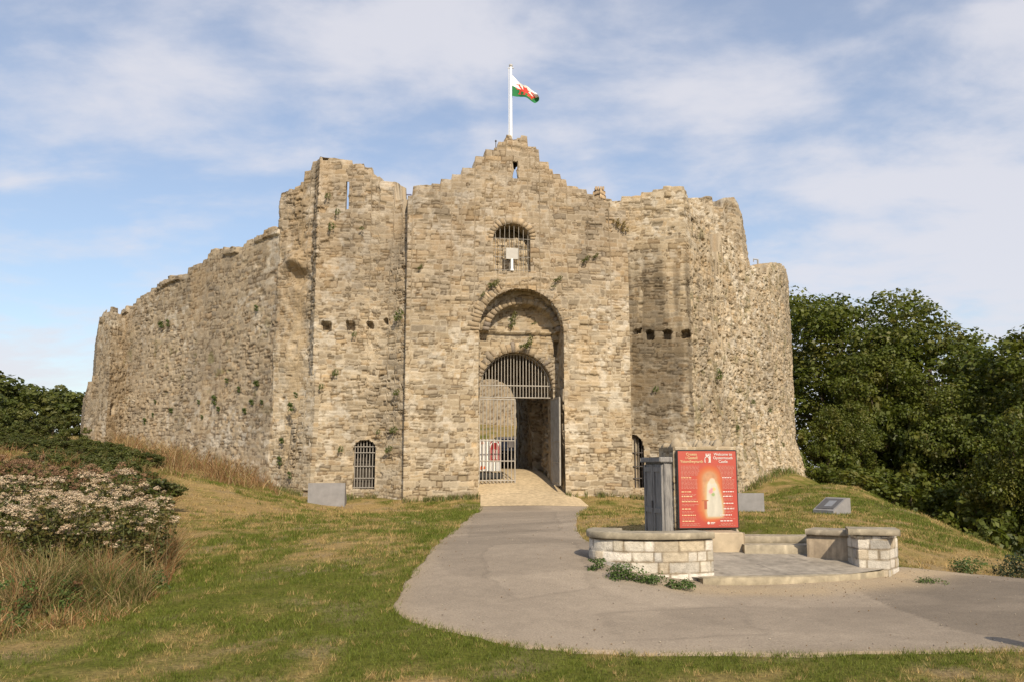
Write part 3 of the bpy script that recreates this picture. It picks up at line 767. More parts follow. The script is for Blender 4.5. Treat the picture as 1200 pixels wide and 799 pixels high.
def tl_paint(u, z, c):
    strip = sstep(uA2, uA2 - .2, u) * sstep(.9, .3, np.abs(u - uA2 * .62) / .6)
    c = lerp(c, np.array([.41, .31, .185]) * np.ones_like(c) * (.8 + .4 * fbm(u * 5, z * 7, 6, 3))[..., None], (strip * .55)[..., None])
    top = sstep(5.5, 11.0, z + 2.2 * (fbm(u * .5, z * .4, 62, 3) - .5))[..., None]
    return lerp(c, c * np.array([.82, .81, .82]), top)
SL_L = hole_px(TL, 405.3, 213, 409.6, 246); SL_L[1, 0] -= .0
ga = TL.hit(413, 573); gb = TL.hit(439.5, 573); gz = TL.hit(426, 526)[1]; gc = TL.hit(426, 514.5)[1]
GWIN = arch_outline(ga[0], gb[0], ga[1], gz, gc - gz, 12)
push = []
for x0, y0, x1, y1 in [(376, 377, 388, 388), (405, 376, 415.5, 387), (429.5, 377, 437.5, 385.5), (449, 374, 456, 381)]:
    push.append((poly_hole(wobble(hole_px(TL, x0, y0, x1, y1), .03, int(x0))), .42))
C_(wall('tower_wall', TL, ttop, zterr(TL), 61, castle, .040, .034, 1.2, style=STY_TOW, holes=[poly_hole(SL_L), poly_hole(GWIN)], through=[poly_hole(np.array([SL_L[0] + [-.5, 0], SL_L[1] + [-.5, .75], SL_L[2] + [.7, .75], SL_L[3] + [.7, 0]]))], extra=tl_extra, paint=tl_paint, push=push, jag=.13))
C_(reveal('slit_opening', TL, SL_L, .35, 62, castle, STY_TOW, flare=.12))
C_(reveal('window_opening', TL, GWIN, .9, 63, castle, STY_TOW))
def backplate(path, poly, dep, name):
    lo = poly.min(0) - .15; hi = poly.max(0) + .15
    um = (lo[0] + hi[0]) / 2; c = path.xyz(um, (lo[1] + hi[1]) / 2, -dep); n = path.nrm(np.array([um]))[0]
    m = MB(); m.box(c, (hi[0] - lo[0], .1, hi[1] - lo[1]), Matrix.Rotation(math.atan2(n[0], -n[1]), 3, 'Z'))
    return C_(m.build(name, M_ROOMDARK, castle))
M_ROOMDARK = mat_plain('unlit_room_stone', (.06, .05, .04), .95, .3, 5)  # near-black plate: the unlit room's darkness is painted as colour
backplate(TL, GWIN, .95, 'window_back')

fl = Path([P(324, 500, 34.9)[:2], P(347, 500, 33.6)[:2], P(368, 500, 33.02)[:2]])
ftop = prof_from_px(fl, [(326, 572), (331, 552), (338, 525), (346, 492), (353, 468), (360, 446), (364, 436), (368, 430)])
C_(wall('buttress', fl, ftop, lambda U: terr(*fl.at(U).T) - .5, 67, castle, .040, .034, .8, style=STY_TOW, extra=lambda u, z: BATT(z) * 1.2, jag=.10))
# ---- left curtain wall and its end turret
cE = P(139, 440, 43.5)[:2]; cS = P(322, 420, 34.7)[:2]
CU = Path([cE, cS + (cS - cE) / np.linalg.norm(cS - cE) * .12])
ctop = prof_from_px(CU, [(138, 366), (147, 362), (160, 353), (172, 342), (184, 335), (200, 326), (222, 317), (228, 312), (240, 305), (246, 294), (262, 292), (276, 291), (290, 284), (305, 276), (318, 270), (325, 268)])
def cu_extra(u, z):
    d = .03 + BATT(z - 2) * 1.5
    zt_ = np.interp(u, *ctop); d = d + .12 * ((zt_ - z) < .28) * (fbm(u * .8, z * 0, 4, 2) > .42)     # broken coping course
    return d
def cu_paint(u, z, c):
    green = sstep(.70, .78, fbm(u * 1.6, z * 1.6, 91, 3)) * sstep(2.5, 6, z) * sstep(9, 6, z)
    return lerp(c, np.array([.16, .15, .06]), (green * .55)[..., None])
C_(wall('curtain_wall', CU, ctop, lambda U: terr(*CU.at(U).T) - .8, 71, castle, .055, .045, 1.4, style=STY_RUB, extra=cu_extra, paint=cu_paint, jag=.10))
k0 = P(108, 440, 47.5)[:2]; k1 = P(111, 440, 43.4)[:2]; k2 = P(127, 440, 42.3)[:2]; k3 = P(144, 440, 43.4)[:2] + np.array([.3, .9])
TU = Path([k0, k1, k2, k3])
tutop = prof_from_px(Path([k1, k2, k3]), [(112, 374), (118, 370), (122, 365), (130, 362), (136, 362), (141, 366)])
tutop = (np.r_[0, tutop[0] + TU.s[1]], np.r_[tutop[1][0] - .5, tutop[1]])
C_(wall('turret', TU, tutop, lambda U: terr(*TU.at(U).T) - .8, 81, castle, .055, .045, .3, style=STY_RUB, back=False, ends=False, extra=lambda u, z: 0 * u, jag=.12))
j0 = P(96, 480, 48)[:2]; j1 = P(99.5, 480, 43.2)[:2]; j2 = P(125.5, 480, 41.6)[:2]; j3 = P(145, 480, 43.4)[:2] + np.array([.3, .9])
TW = Path([j0, j1, j2, j3])
twtop = prof_from_px(Path([j1, j2, j3]), [(100, 452), (105, 443), (112, 436), (120, 428), (126, 421), (132, 420), (143, 424)])
twtop = (np.r_[0, twtop[0] + TW.s[1]], np.r_[twtop[1][0] - .3, twtop[1]])
tslit = TW.hit(131.5, 480); sl2 = rect(tslit[0] - .13, tslit[1] - .28, tslit[0] + .13, tslit[1] + .28)
C_(wall('turret_base', TW, twtop, lambda U: terr(*TW.at(U).T) - .8, 82, castle, .055, .045, .3, style=STY_RUB, back=False, ends=False, extra=lambda u, z: 0 * u, push=[(poly_hole(sl2), .5)], jag=.10, capz=.15))

# ---- right tower and the long right-hand wall
rA = gr + INW * 1.5 - AX * .7; rB = P(739, 420, 35.1)[:2]; rC = P(811, 420, 34.5)[:2]
RT = Path([rA, rC])
RWp = [rC, P(841, 420, 37.2)[:2], P(878, 420, 40.6)[:2], P(903, 420, 43.2)[:2], P(917, 420, 45.2)[:2], P(927, 420, 48.0)[:2], P(929, 420, 51)[:2], P(922, 420, 55)[:2]]
RTW = Path([rA, *RWp[:1], *smooth_pts(RWp, 2)[1:]])
rtop = prof_from_px(RTW, [(739, 232), (750, 227), (765, 224), (786, 220), (789.5, 215.5), (803, 216), (805.5, 222), (810, 236), (818, 250), (829, 262), (843, 272), (859, 284), (868, 294), (876, 305), (885, 314), (895, 320), (902, 316), (908, 310), (914, 309), (920, 313), (924, 318)])
rtop = (np.r_[rtop[0], rtop[0][-1] + 20], np.r_[rtop[1], rtop[1][-1]])
rtop = (np.r_[0, rtop[0]], np.r_[rtop[1][0], rtop[1]])
uC = np.linalg.norm(rC - rA)
rga = RTW.hit(739, 571); rgb = RTW.hit(755, 571); rgz = RTW.hit(750, 522)[1]; rgc = RTW.hit(745, 511)[1]
RGW = arch_outline(rgb[0] - .95, rgb[0], rga[1], rgz, rgc - rgz + .1, 12)
push = []; hx = [(742.5, 385, 751, 390.5), (757.5, 387, 766, 398), (777.5, 387, 787, 397.5), (799, 387, 809, 396)]
for x0, y0, x1, y1 in hx: push.append((poly_hole(wobble(hole_px(RTW, x0, y0, x1, y1), .025, int(x0))), .45))
zh = RTW.hit(770, 392)[1]
stk = [RTW.hit(x, 392)[0] for x in (745, 758, 772, 783, 797, 808)]
def rt_extra(u, z):
    d = BATT(z) * 1.0 + np.where(u > uC, .75 * np.clip((3.4 - z) / 3.2, 0, 1) ** 1.4, 0) * sstep(uC, uC + 6, u)
    return d + .10 * (fbm(u * .5, z * .6, 88, 3) - .5) * (u > uC)
def rt_paint(u, z, c):
    fr = (u < uC + .05)
    dark = sstep(zh - 5.5, zh - 2, z) * sstep(zh + 5.2, zh + 1, z)
    st = fbm(u * 3.3, z * .22, 17, 4)
    run = sum(np.exp(-((u - s - .12 * (fbm(z * .7, s + z * 0, 3) - .5)) / .16) ** 2) for s in stk) * sstep(zh + .1, zh - .3, z) * sstep(zh - 4.2, zh - .8, z)
    k = np.clip(dark * sstep(.32, .68, st) * 1.0 + run * .8 + dark * .22, 0, .92) * fr
    c = lerp(c, c * np.array([.42, .41, .40]), k[..., None])
    pale = (~fr) * sstep(6.5, 1.0, z) * .6
    c = lerp(c, c * np.array([1.15, 1.13, 1.08]), pale[..., None])
    pt = (~fr) * sstep(.66, .74, fbm(u * 2.4, z * 2.0, 23, 3)) * .5
    return lerp(c, np.array([.17, .15, .07]), pt[..., None])
def rt_pits(u, z):
    d = rt_extra(u, z); on = sstep(uC, uC + .4, u)
    return d + on * ((fbm(u * 2.6, z * 3.0, 131, 3) - .5) * .09 - .10 * sstep(.62, .70, fbm(u * 4.5 + 3, z * 5.5, 133, 2)))
C_(wall('tower_wall', RTW, rtop, lambda U: terr(*RTW.at(U).T) - .9, 91, castle, .044, .037, 1.1, style=STY_TOW, holes=[poly_hole(RGW)], extra=rt_pits, paint=rt_paint, push=push, jag=.14))
C_(reveal('window_opening', RTW, RGW, .85, 92, castle, STY_TOW))
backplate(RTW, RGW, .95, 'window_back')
# battlemented block standing behind the right-hand wall
bb0 = P(812, 300, 41.5)[:2]; bb1 = P(871, 300, 43.6)[:2]; bb2 = P(877.5, 300, 46.5)[:2]
BB = Path([bb0 + (bb0 - bb1) * .3, bb1, bb2])
btop = prof_from_px(BB, [(800, 232), (826, 232), (826.6, 230), (835, 230), (835.6, 242), (848, 243), (848.6, 232), (861, 231), (864, 236), (868, 246), (871, 255), (874, 275), (877, 300)])
btop = (np.r_[0, btop[0]], np.r_[btop[1][0], btop[1]])
C_(wall('battlement', BB, btop, 4.0, 101, castle, .06, .05, 1.0, style=STY_TOW, jag=0))
# inner chimney stump behind the gable, and low inner walls that keep the towers from reading as screens
st = MB(); sp_ = P(702.5, 240, 35.2)
for k in range(8):
    t0 = k / 8
    st.box((sp_[0] + random.Random(k).uniform(-.02, .02), sp_[1], sp_[2] - .9 + k * .2), (.46 - .01 * k, .46, .19), Matrix.Rotation(.2 + .1 * k, 3, 'Z'), bev=.05)
for k in range(4): st.box((sp_[0] + (-.15, -.05, .06, .16)[k], sp_[1], sp_[2] + .68), (.085, .3, .16), None, bev=.02)
M_STUMP = mat_plain('stump_stone', (.44, .33, .21), .95, .3, 9, bump=.6)
C_(st.build('chimney_stump', M_STUMP, castle))
SIDE = Path([tA + np.array([-.1, .9]), tA + INW * 9]); 
for nm, a, b, h, sd_ in (('inner_wall', gl + INW * 1.3 + AX * .5, gl + INW * 9 + AX * .5, gh(480, 262)[1], 111), ('inner_wall', gr + INW * 9 - AX * .2, gr + INW * 1.3 - AX * .2, gh(730, 262)[1], 112)):
    q = Path([a, b]); C_(wall(nm, q, (np.array([0, 9]), np.array([h, h - 1.5])), .5, sd_, castle, .14, .12, .9, STY_CORE, jag=.2))
CW = Path([P(500, 470, 62)[:2], P(700, 470, 62)[:2]])
C_(wall('courtyard_wall', CW, (np.array([0, 14]), np.array([10.5, 10.0])), 2.5, 113, castle, .12, .1, 1.0, style=STY_RUB, jag=.2))

# ---- ironwork of the gate
gdep = .25
def gp(u, z, dep=gdep): return BACK.xyz(u, z, -dep)
zrail = BACK.hit(606, 465)[1]; zr2 = BACK.hit(606, 451)[1]
gu0, gu1 = bo0 + .03, bo1 - .03; gcx = (gu0 + gu1) / 2; grad = (gu1 - gu0) / 2
def floor_z(v): return terr1(v.x, v.y) + .03
gm = MB(); n = 23
for i in range(1, n):
    u = lerp(gu0, gu1, i / n); zt_ = zgs + (zgc - zgs - .04) * math.sqrt(max(0, 1 - ((u - gcx) / grad) ** 2))
    if zt_ > zrail + .05: gm.bar(gp(u, zrail), gp(u, zt_), .019, 6)
for zz_ in (zrail, zr2): gm.bar(gp(gu0, zz_), gp(gu1, zz_), .026, 6)
prev = None
for i in range(25):
    a = math.pi * i / 24; q = gp(gcx - (grad - .02) * math.cos(a), zgs + (zgc - zgs - .03) * math.sin(a))
    if prev is not None: gm.bar(prev, q, .024, 6)
    prev = q
C_(gm.build('arch_grille', M_IRON, castle))
def leaf(hinge_u, other, name, swing=0.0, panel=False):
    m = MB(); h = gp(hinge_u, 0, gdep); wleaf = abs(other - hinge_u) - .02; sgn = 1 if other > hinge_u else -1
    d = Vector((AX[0], AX[1], 0)) * sgn; d = Matrix.Rotation(swing, 3, 'Z') @ d
    zb_ = floor_z(h) + .08; ztop = zrail - .06
    if swing != 0:                     # the open leaf clears the ramp in front of it
        zb_ = BACK.hit(653, 567)[1] - .02
    nb = 10
    for i in range(nb + 1):
        q = h + d * (wleaf * i / nb); r = .03 if i in (0, nb) else .022
        m.bar((q.x, q.y, zb_), (q.x, q.y, ztop), r, 6)
    for zz_ in (zb_ + .1, lerp(zb_, ztop, .26), lerp(zb_, ztop, .5), ztop - .02):
        a = h; b = h + d * wleaf; m.bar((a.x, a.y, zz_), (b.x, b.y, zz_), .026, 6)
    if panel:
        nrm = Vector((-d.y, d.x, 0)); c = h + d * (wleaf / 2) + nrm * .03
        m.box((c.x, c.y, (zb_ + ztop) / 2), (wleaf, .012, ztop - zb_ - .1), Matrix.Rotation(math.atan2(d.y, d.x), 3, 'Z'))
    o = C_(m.build(name, M_IRON, castle)); return o, h, d, wleaf, zb_, ztop
og, h_, d_, wl_, zb_, zt_ = leaf(gu0, gcx, 'gate')
lk = MB(); q = h_ + d_ * (wl_ - .16); zl = BACK.hit(601, 520)[1]; lk.box((q.x, q.y, zl), (.26, .09, .26), cM, bev=.02)
lo_ = lk.build('lock_box', M_DARKIRON, og)
og2, *_ = leaf(gu1 + .02, gcx, 'gate', swing=R(91), panel=True)

def grid_bars(name, path, poly, dep, nv, hz, r, mat=M_WINIRON):
    m = MB(); lo = poly.min(0); hi = poly.max(0)
    def ztop(u):
        zs_ = [b for a, b in poly if abs(a - u) < .12]; return np.interp(u, tp[:, 0], tp[:, 1])
    k = np.argsort(poly[:, 0], kind='stable'); up = poly[poly[:, 1] > lerp(lo[1], hi[1], .45)]; tp = up[np.argsort(up[:, 0])]
    for i in range(nv):
        u = lerp(lo[0], hi[0], (i + .5) / nv); m.bar(path.xyz(u, lo[1] - .02, -dep), path.xyz(u, ztop(u), -dep), r, 6)
    for z in hz: m.bar(path.xyz(lo[0] - .02, z, -dep), path.xyz(hi[0] + .02, z, -dep), r * 1.1, 6)
    return C_(m.build(name, mat, castle))
grid_bars('window_bars', GATE, WIN, .10, 8, [gh(600, 279.5)[1], gh(600, 292)[1], gh(600, 301)[1], gh(600, 316)[1]], .012)
grid_bars('window_bars', TL, GWIN, .15, 8, [TL.hit(426, y)[1] for y in (523, 530, 546, 560, 571)], .020)
grid_bars('window_bars', RTW, RGW, .15, 7, [RTW.hit(750, y)[1] for y in (530, 546, 560)], .020, M_DARKIRON)
# square board on a short white post in the upper window
pm = MB(); pc = P(599.8, 298, 32.9); pc2 = P(599.8, 312, 32.9)
u_, z_ = gh(599.8, 298); q = GATE.xyz(u_, z_, .06); pm.box(q, (.50, .06, .46), cM, bev=.015)
bd_ = C_(pm.build('board', mat_plain('board_grey', (.42, .40, .36), .6, .08, 6), castle))
pm = MB(); z2 = gh(599.8, 317.5)[1]; pm.bar(GATE.xyz(u_, z2, .03), GATE.xyz(u_, z_ - .2, .03), .055, 10); pm.bar(GATE.xyz(u_, z2 - .01, .03), GATE.xyz(u_, z2 + .06, .03), .075, 10)
C_(pm.build('board_post', M_WHITE, castle))
# walkway handrails seen over the wall tops
hr = MB(); a = P(464, 228.5, 36.3); b = P(482, 228.5, 36.3)
hr.bar(a, b, .035); hr.bar((a[0], a[1], a[2] - 1.4), a, .03); hr.bar((b[0], b[1], b[2] - 1.4), b, .03); hr.bar((a[0], a[1], a[2] - .6), (b[0], b[1], b[2] - .6), .02)
C_(hr.build('handrail', mat_plain('blue_rail', (.16, .17, .26), .5), castle))
hr = MB(); a = P(883, 304, 45); b = P(888, 304.5, 45); hr.bar(a, b, .04); hr.bar(b, (b[0], b[1], b[2] - 1.6), .06); hr.bar(a, (a[0], a[1], a[2] - .15), .03)
C_(hr.build('handrail', mat_plain('grey_rail', (.3, .3, .3), .5), castle))

# ------------------------------------------------------------------ flag pole and flag
PB = P(598.6, 168, 35.4); PT = P(598.6, 79, 35.4)
fp = empty('flagpole', (PB[0], PB[1], PB[2] - 1.5), 'white flagpole rising behind the peak of the gatehouse', 'flagpole')
m = MB(); m.tube([(0, 0, -2), (0, 0, 1.5), (0, 0, PT[2] - PB[2] + 1.5)], [.085, .075, .05], 10); m.build('pole', M_WHITE, fp, smooth=True)
m = MB(); hz_ = PT[2] - PB[2] + 1.5
m.tube([(0, 0, hz_), (0, 0, hz_ + .05), (0, 0, hz_ + .10), (0, 0, hz_ + .14)], [.05, .085, .085, .03], 10); m.bar((-.13, 0, hz_ - .05), (.13, 0, hz_ - .05), .025); m.build('finial', mat_plain('finial_grey', (.45, .44, .42), .5), fp)
m = MB(); m.bar((-.10, -.03, .2), (-.10, -.03, hz_ - .05), .008, 4); m.build('halyard', M_WHITE, fp)
m_ant = MB(); a = P(581, 176, 35.8); ar = empty('lightning_rod', (a[0], a[1], a[2] - 1), 'thin grey rod beside the flagpole on the gable', 'rod')
m_ant.bar((0, 0, 0), (0, 0, 1.35), .018); m_ant.build('rod_shaft', M_DARKIRON, ar); m_ant = MB(); m_ant.tube([(0, 0, 1.35), (0, 0, 1.40), (0, 0, 1.45)], [.02, .05, .02], 8); m_ant.build('rod_tip', M_DARKIRON, ar)
# flag
nfx, nfz = 96, 64
s_ = np.linspace(0, 1, nfx + 1); t_ = np.linspace(0, 1, nfz + 1)
topz = np.interp(s_, [0, .12, .3, .45, .65, .85, 1], [P(0, y, 35.3)[2] for y in (88.5, 91.5, 97, 101, 103, 106, 109.5)])
botz = np.interp(s_, [0, .25, .45, .7, .88, 1], [P(0, y, 35.3)[2] for y in (113, 113, 115, 118, 120, 119)])
xx = np.interp(s_, [0, 1], [P(600.3, 100, 35.3)[0], P(630.5, 100, 35.3)[0]])
fy = 35.3 + .16 * np.sin(s_ * 9.5) * s_ ** .6
FX = np.repeat(xx[:, None], nfz + 1, 1) + .05 * np.sin(t_ * 5)[None] * s_[:, None]
FYY = fy[:, None] + .07 * np.sin(t_[None] * 6 + s_[:, None] * 7) * s_[:, None]
FZ = botz[:, None] + (topz - botz)[:, None] * t_[None]
fi = np.arange(FX.size).reshape(FX.shape); ff = np.stack([fi[:-1, :-1], fi[1:, :-1], fi[1:, 1:], fi[:-1, 1:]], -1)
sc = (s_[:-1] + s_[1:]) / 2; tcn = (t_[:-1] + t_[1:]) / 2; SS, TT = np.meshgrid(sc, tcn, indexing='ij')
mi = np.where(TT > .5, 0, 1)
def drag(*poly): return inpoly(SS, TT, np.array(poly))
dr = drag((.30, .42), (.40, .36), (.55, .34), (.68, .36), (.74, .46), (.70, .56), (.58, .58), (.44, .58), (.34, .55))        # body
dr |= drag((.34, .50), (.42, .58), (.36, .74), (.30, .82), (.22, .80), (.17, .72), (.24, .73), (.28, .66))                # neck and head
dr |= drag((.26, .82), (.30, .90), (.33, .80)) | drag((.17, .72), (.12, .69), (.2, .69))
dr |= drag((.42, .55), (.44, .92), (.52, .82), (.58, .88), (.62, .74), (.70, .74), (.60, .55))                            # wing
for x0 in (.28, .44, .60, .70):                                                                                          # legs
    dr |= drag((x0, .44), (x0 + .07, .42), (x0 + .03, .24), (x0 + .06, .16), (x0 - .07, .15), (x0 - .02, .25))
dr |= drag((.22, .5), (.34, .52), (.33, .46), (.2, .42), (.14, .46), (.15, .52))
dr |= drag((.70, .42), (.82, .40), (.88, .52), (.84, .66), (.78, .76), (.90, .74), (.84, .84), (.74, .80), (.74, .70), (.80, .60), (.80, .52), (.72, .52))
mi = np.where(dr, 2, mi)
me = mesh_np('flag', np.stack([FX, FYY, FZ], -1).reshape(-1, 3), ff.reshape(-1, 4), smooth=True)
def cloth(name, c): return mat_plain(name, c, .8, .06, 5)
fo = link('flag', me, mats=[cloth('flag_white', (.80, .80, .77)), cloth('flag_green', (.02, .17, .055)), cloth('flag_red', (.62, .05, .035))])
me.polygons.foreach_set('material_index', mi.ravel().astype(np.int32))
tag(fo, 'white and green flag with a red dragon flying from the pole', 'flag')

#@@OBJECTS
# ================================================================== forecourt: round seating, noticeboard, plinths
def gpx(*pts): return [gnd(*p)[:2] for p in pts]
LIME = np.array([[.58, .53, .44], [.52, .48, .41], [.62, .57, .49], [.47, .43, .36], [.55, .47, .35], [.60, .54, .43], [.44, .41, .36], [.64, .60, .53], [.50, .42, .30]])
STY_LOW = dict(kw=dict(hmin=.12, hmax=.165, ratio=1.85, warp=.006, split=.08), rough=.22, joint=.018, mort_amt=1.0, stain=.35, lichen=.1, pal=LIME, mortar=(.24, .19, .125), top=0, open=.3, pit=0, var=1.0, white=0)
M_BLOCK = mat_attr('limestone', .92, .22, 16, .8, .02, .15, 45)
LIME = LIME * np.array([.88, .885, .92])
PZ0 = .12
def conc_col(X, Y, Z, base=(.30, .255, .185), s=0):
    n = fbm(X * 3 + Z * 2, Y * 3 + Z * 4, 201 + s, 5)[..., None]; c = np.array(base) * lerp(.78, 1.18, n)
    dark = sstep(.52, .68, fbm(X * 1.3 + 5, Y * 1.3 + Z, 207 + s, 4))[..., None]
    c = lerp(c, c * np.array([.66, .67, .69]), dark * .6)
    sp = sstep(.66, .74, fbm(X * 14, Y * 14 + Z * 14, 209 + s, 2))[..., None]
    return lerp(c, c * 1.35, sp)
def cap_sweep(name, path_pts, w_in, w_out, z0, z1, parent, nseg=60, base=(.30, .26, .19), s=0):
    """thick coping swept along a plan line, with rounded arrises"""
    pts = resample(path_pts, nseg); tn = np.gradient(pts, axis=0); tn /= np.linalg.norm(tn, axis=1, keepdims=True); n = np.stack([tn[:, 1], -tn[:, 0]], 1)
    b = .009; sec = []
    for off, z in [(w_out - b, z0), (w_out, z0 + b)]: sec.append((off, z))
    for q in np.linspace(z0 + b, z1 - b, 3)[1:]: sec.append((w_out, q))
    sec.append((w_out - b, z1))
    for q in np.linspace(w_out - b, -w_in + b, 8)[1:]: sec.append((q, z1))
    sec.append((-w_in, z1 - b)); sec.append((-w_in, z0 + b)); sec.append((-w_in + b, z0))
    sec = np.array(sec); k = len(sec)
    XY = pts[:, None] + n[:, None] * sec[None, :, :1]; Z = np.repeat(sec[None, :, 1], nseg, 0)
    rg = fbm(XY[..., 0] * 9, XY[..., 1] * 9 + Z * 12, 33 + s, 3) - .5; XY = XY + n[:, None] * (rg * .010)[..., None]; Z = Z + rg * .004
    V = np.concatenate([XY, Z[..., None]], -1); idx = np.arange(nseg * k).reshape(nseg, k)
    F = np.stack([idx[:-1], idx[1:], np.roll(idx, -1, 1)[1:], np.roll(idx, -1, 1)[:-1]], -1).reshape(-1, 4)
    c0 = len(V.reshape(-1, 3)); Vv = V.reshape(-1, 3); ex = []
    for r, fl_ in ((0, 0), (nseg - 1, 1)):
        Vv = np.r_[Vv, V[r].mean(0, keepdims=True)]; ci = len(Vv) - 1
        for q in range(k): ex.append([idx[r, q], idx[r, (q + 1) % k], ci, -1] if fl_ else [idx[r, (q + 1) % k], idx[r, q], ci, -1])
    F = np.r_[F, np.array(ex)]
    return link(name, mesh_np(name, Vv, F, conc_col(Vv[:, 0], Vv[:, 1], Vv[:, 2], base, s)), M_CONC, parent)
def root_at(name, x, y, z, label, cat, group=None, rz=0): return empty(name, (x, y, z), label, cat, group, rz)
def keep(o):                       # part built in world coordinates under an empty placed at the thing's base
    o.matrix_parent_inverse = Matrix.Translation(-o.parent.location) if o.parent.rotation_euler[2] == 0 else (Matrix.Translation(o.parent.location) @ Matrix.Rotation(o.parent.rotation_euler[2], 4, 'Z')).inverted()
    return o
# --- left curved wall
LW = smooth_pts(np.array([(1.22, 12.75), (1.08, 12.4), (1.10, 12.0), (1.45, 11.74), (1.95, 11.66), (2.4, 11.74), (2.74, 11.92)]), 2)
LWP = Path(LW)
lw = root_at('low_wall', LW[:, 0].mean(), LW[:, 1].mean(), 0, 'curved low wall of pale stone blocks with concrete coping left of the platform', 'low wall')
keep(wall('stonework', LWP, (np.array([0, 9]), np.array([.60, .60])), -.15, 301, lw, .018, .016, .36, style=STY_LOW, jag=0, mat=M_BLOCK))
keep(cap_sweep('coping', np.r_[LW], .40, .042, .612, .70, lw, 80))
# --- right wall, ending in a squared pier
pA = gnd(1042, 677)[:2]; pB = np.array(P(1007, 661, pA[1] + .12)[:2]); pD = np.array([pA[0] + .33, pA[1] + .40])
rw = root_at('low_wall', pA[0], pA[1], 0, 'short low wall with square pale stone pier and thick coping right of the platform', 'low wall')
PIER = Path([pB + np.array([.0, .40]), pB, pA, pD])
keep(wall('pier', PIER, (np.array([0, 9]), np.array([.60, .60])), -.15, 305, rw, .016, .015, .15, style=STY_LOW, jag=0, mat=M_BLOCK))
pc_ = (pB + pD) / 2
ang = math.atan2(pA[1] - pB[1], pA[0] - pB[0])
mid0 = (pB + np.array([.0, .40]) + pB) / 2; mid1 = (pA + pD) / 2
ex = (pA - pB) / np.linalg.norm(pA - pB)
cpl = np.linspace(pB - ex * .07 + np.array([0, .20]), pA + ex * .24 + np.array([0.0, .22]), 5)
keep(cap_sweep('coping', cpl, .265, .265, .612, .70, rw, 40, s=3))
sw0 = np.array(P(946, 650, 13.2)[:2]); SWp = smooth_pts(np.array([sw0, sw0 * .5 + pB * .5 + np.array([.12, .12]), pB + np.array([.06, .38])]), 2)
SWP = Path(SWp)
nS = 60; U_ = np.linspace(0, SWP.L, nS); zS = np.linspace(-.05, .60, 16)
def slabwall(name, path, z0, z1, thick, parent, base, s):
    U_ = np.linspace(0, path.L, 50); q = path.at(U_); n = path.nrm(U_, .3); secs = [(0, z0), (0, z0 + (z1 - z0) * .33), (0, z0 + (z1 - z0) * .66), (0, z1), (-thick, z1), (-thick, z0)]
    V = np.stack([np.concatenate([q + n * o, np.full((50, 1), z)], 1) for o, z in secs], 1); k = len(secs); idx = np.arange(50 * k).reshape(50, k)
    F = np.stack([idx[:-1], idx[1:], np.roll(idx, -1, 1)[1:], np.roll(idx, -1, 1)[:-1]], -1).reshape(-1, 4)
    F = np.r_[F, np.array([[idx[0, 0], idx[0, 3], idx[0, 4], idx[0, 5]], [idx[-1, 3], idx[-1, 0], idx[-1, 5], idx[-1, 4]]])]
    Vv = V.reshape(-1, 3); return keep(link(name, mesh_np(name, Vv, F, conc_col(Vv[:, 0], Vv[:, 1], Vv[:, 2], base, s)), M_CONC, parent))
slabwall('rendered_wall', SWP, -.05, .56, .42, rw, (.30, .24, .17), 7)
keep(cap_sweep('coping', SWp, .47, .06, .563, .645, rw, 40, base=(.28, .24, .18), s=5))
# --- platform, kerb and steps
KB = smooth_pts(gpx((824, 685), (870, 686), (940, 685), (1000, 681), (1046, 675)), 2)
PLAT = np.r_[resample(KB, 40), resample(np.array([KB[-1], sw0 + np.array([.12, .5])]), 16)[1:], resample(np.array([sw0 + np.array([.1, .5]), np.array([2.5, 13.9]), np.array([1.6, 12.7]), KB[0]]), 40)[1:-1]]
pcx, pcy = 3.7, 12.8
rr_ = np.linspace(0, 1, 26)
PV = np.array([pcx, pcy])[None, None] + (PLAT - np.array([pcx, pcy]))[:, None] * rr_[None, :, None]
pvz = PZ0 + .13 * np.clip((PV[..., 1] - 12.0) / 1.4, 0, 1.1) + (fbm(PV[..., 0] * 2, PV[..., 1] * 2, 66, 3) - .5) * .012
npl = len(PLAT); idx = np.arange(npl * 26).reshape(npl, 26); nx_ = np.roll(idx, -1, 0)
pcol = np.array([.30, .265, .215]) * lerp(.7, 1.25, fbm(PV[..., 0] * 2.5, PV[..., 1] * 2.5, 67, 5))[..., None]
seams = np.abs(((PV[..., 0] * .9 + PV[..., 1] * .25) % .75) - .37) < .012
pcol = np.where(seams[..., None], pcol * .7, pcol)
tag(link('platform', mesh_np('platform', np.concatenate([PV, pvz[..., None]], -1).reshape(-1, 3), np.stack([idx[:, :-1], nx_[:, :-1], nx_[:, 1:], idx[:, 1:]], -1).reshape(-1, 4), pcol.reshape(-1, 3)), M_CONC), 'paved grey platform between the low walls', 'platform', kind='structure')
kb = cap_sweep('kerb', KB, .16, .0, -.06, PZ0 + .006, None, 70, base=(.33, .28, .195), s=9)
tag(kb, 'curved tan concrete kerb along the front of the platform', 'kerb')
s0 = np.array(P(863, 649, 13.45)[:2]); s1 = np.array(P(946, 647, 13.45)[:2])
stp = root_at('steps', (s0[0] + s1[0]) / 2, s0[1], PZ0, 'two tan concrete steps from platform up to the lawn', 'steps')
for k in range(2):
    a = s0 + np.array([.13, .34 * k]); b = s1 + np.array([.25, .34 * k - .04])
    keep(cap_sweep('step', np.array([a, b]), .42, .0, PZ0 - .02 if k == 0 else PZ0 + .26, PZ0 + .265 if k == 0 else PZ0 + .37, stp, 30, base=(.32, .275, .20), s=20 + k))
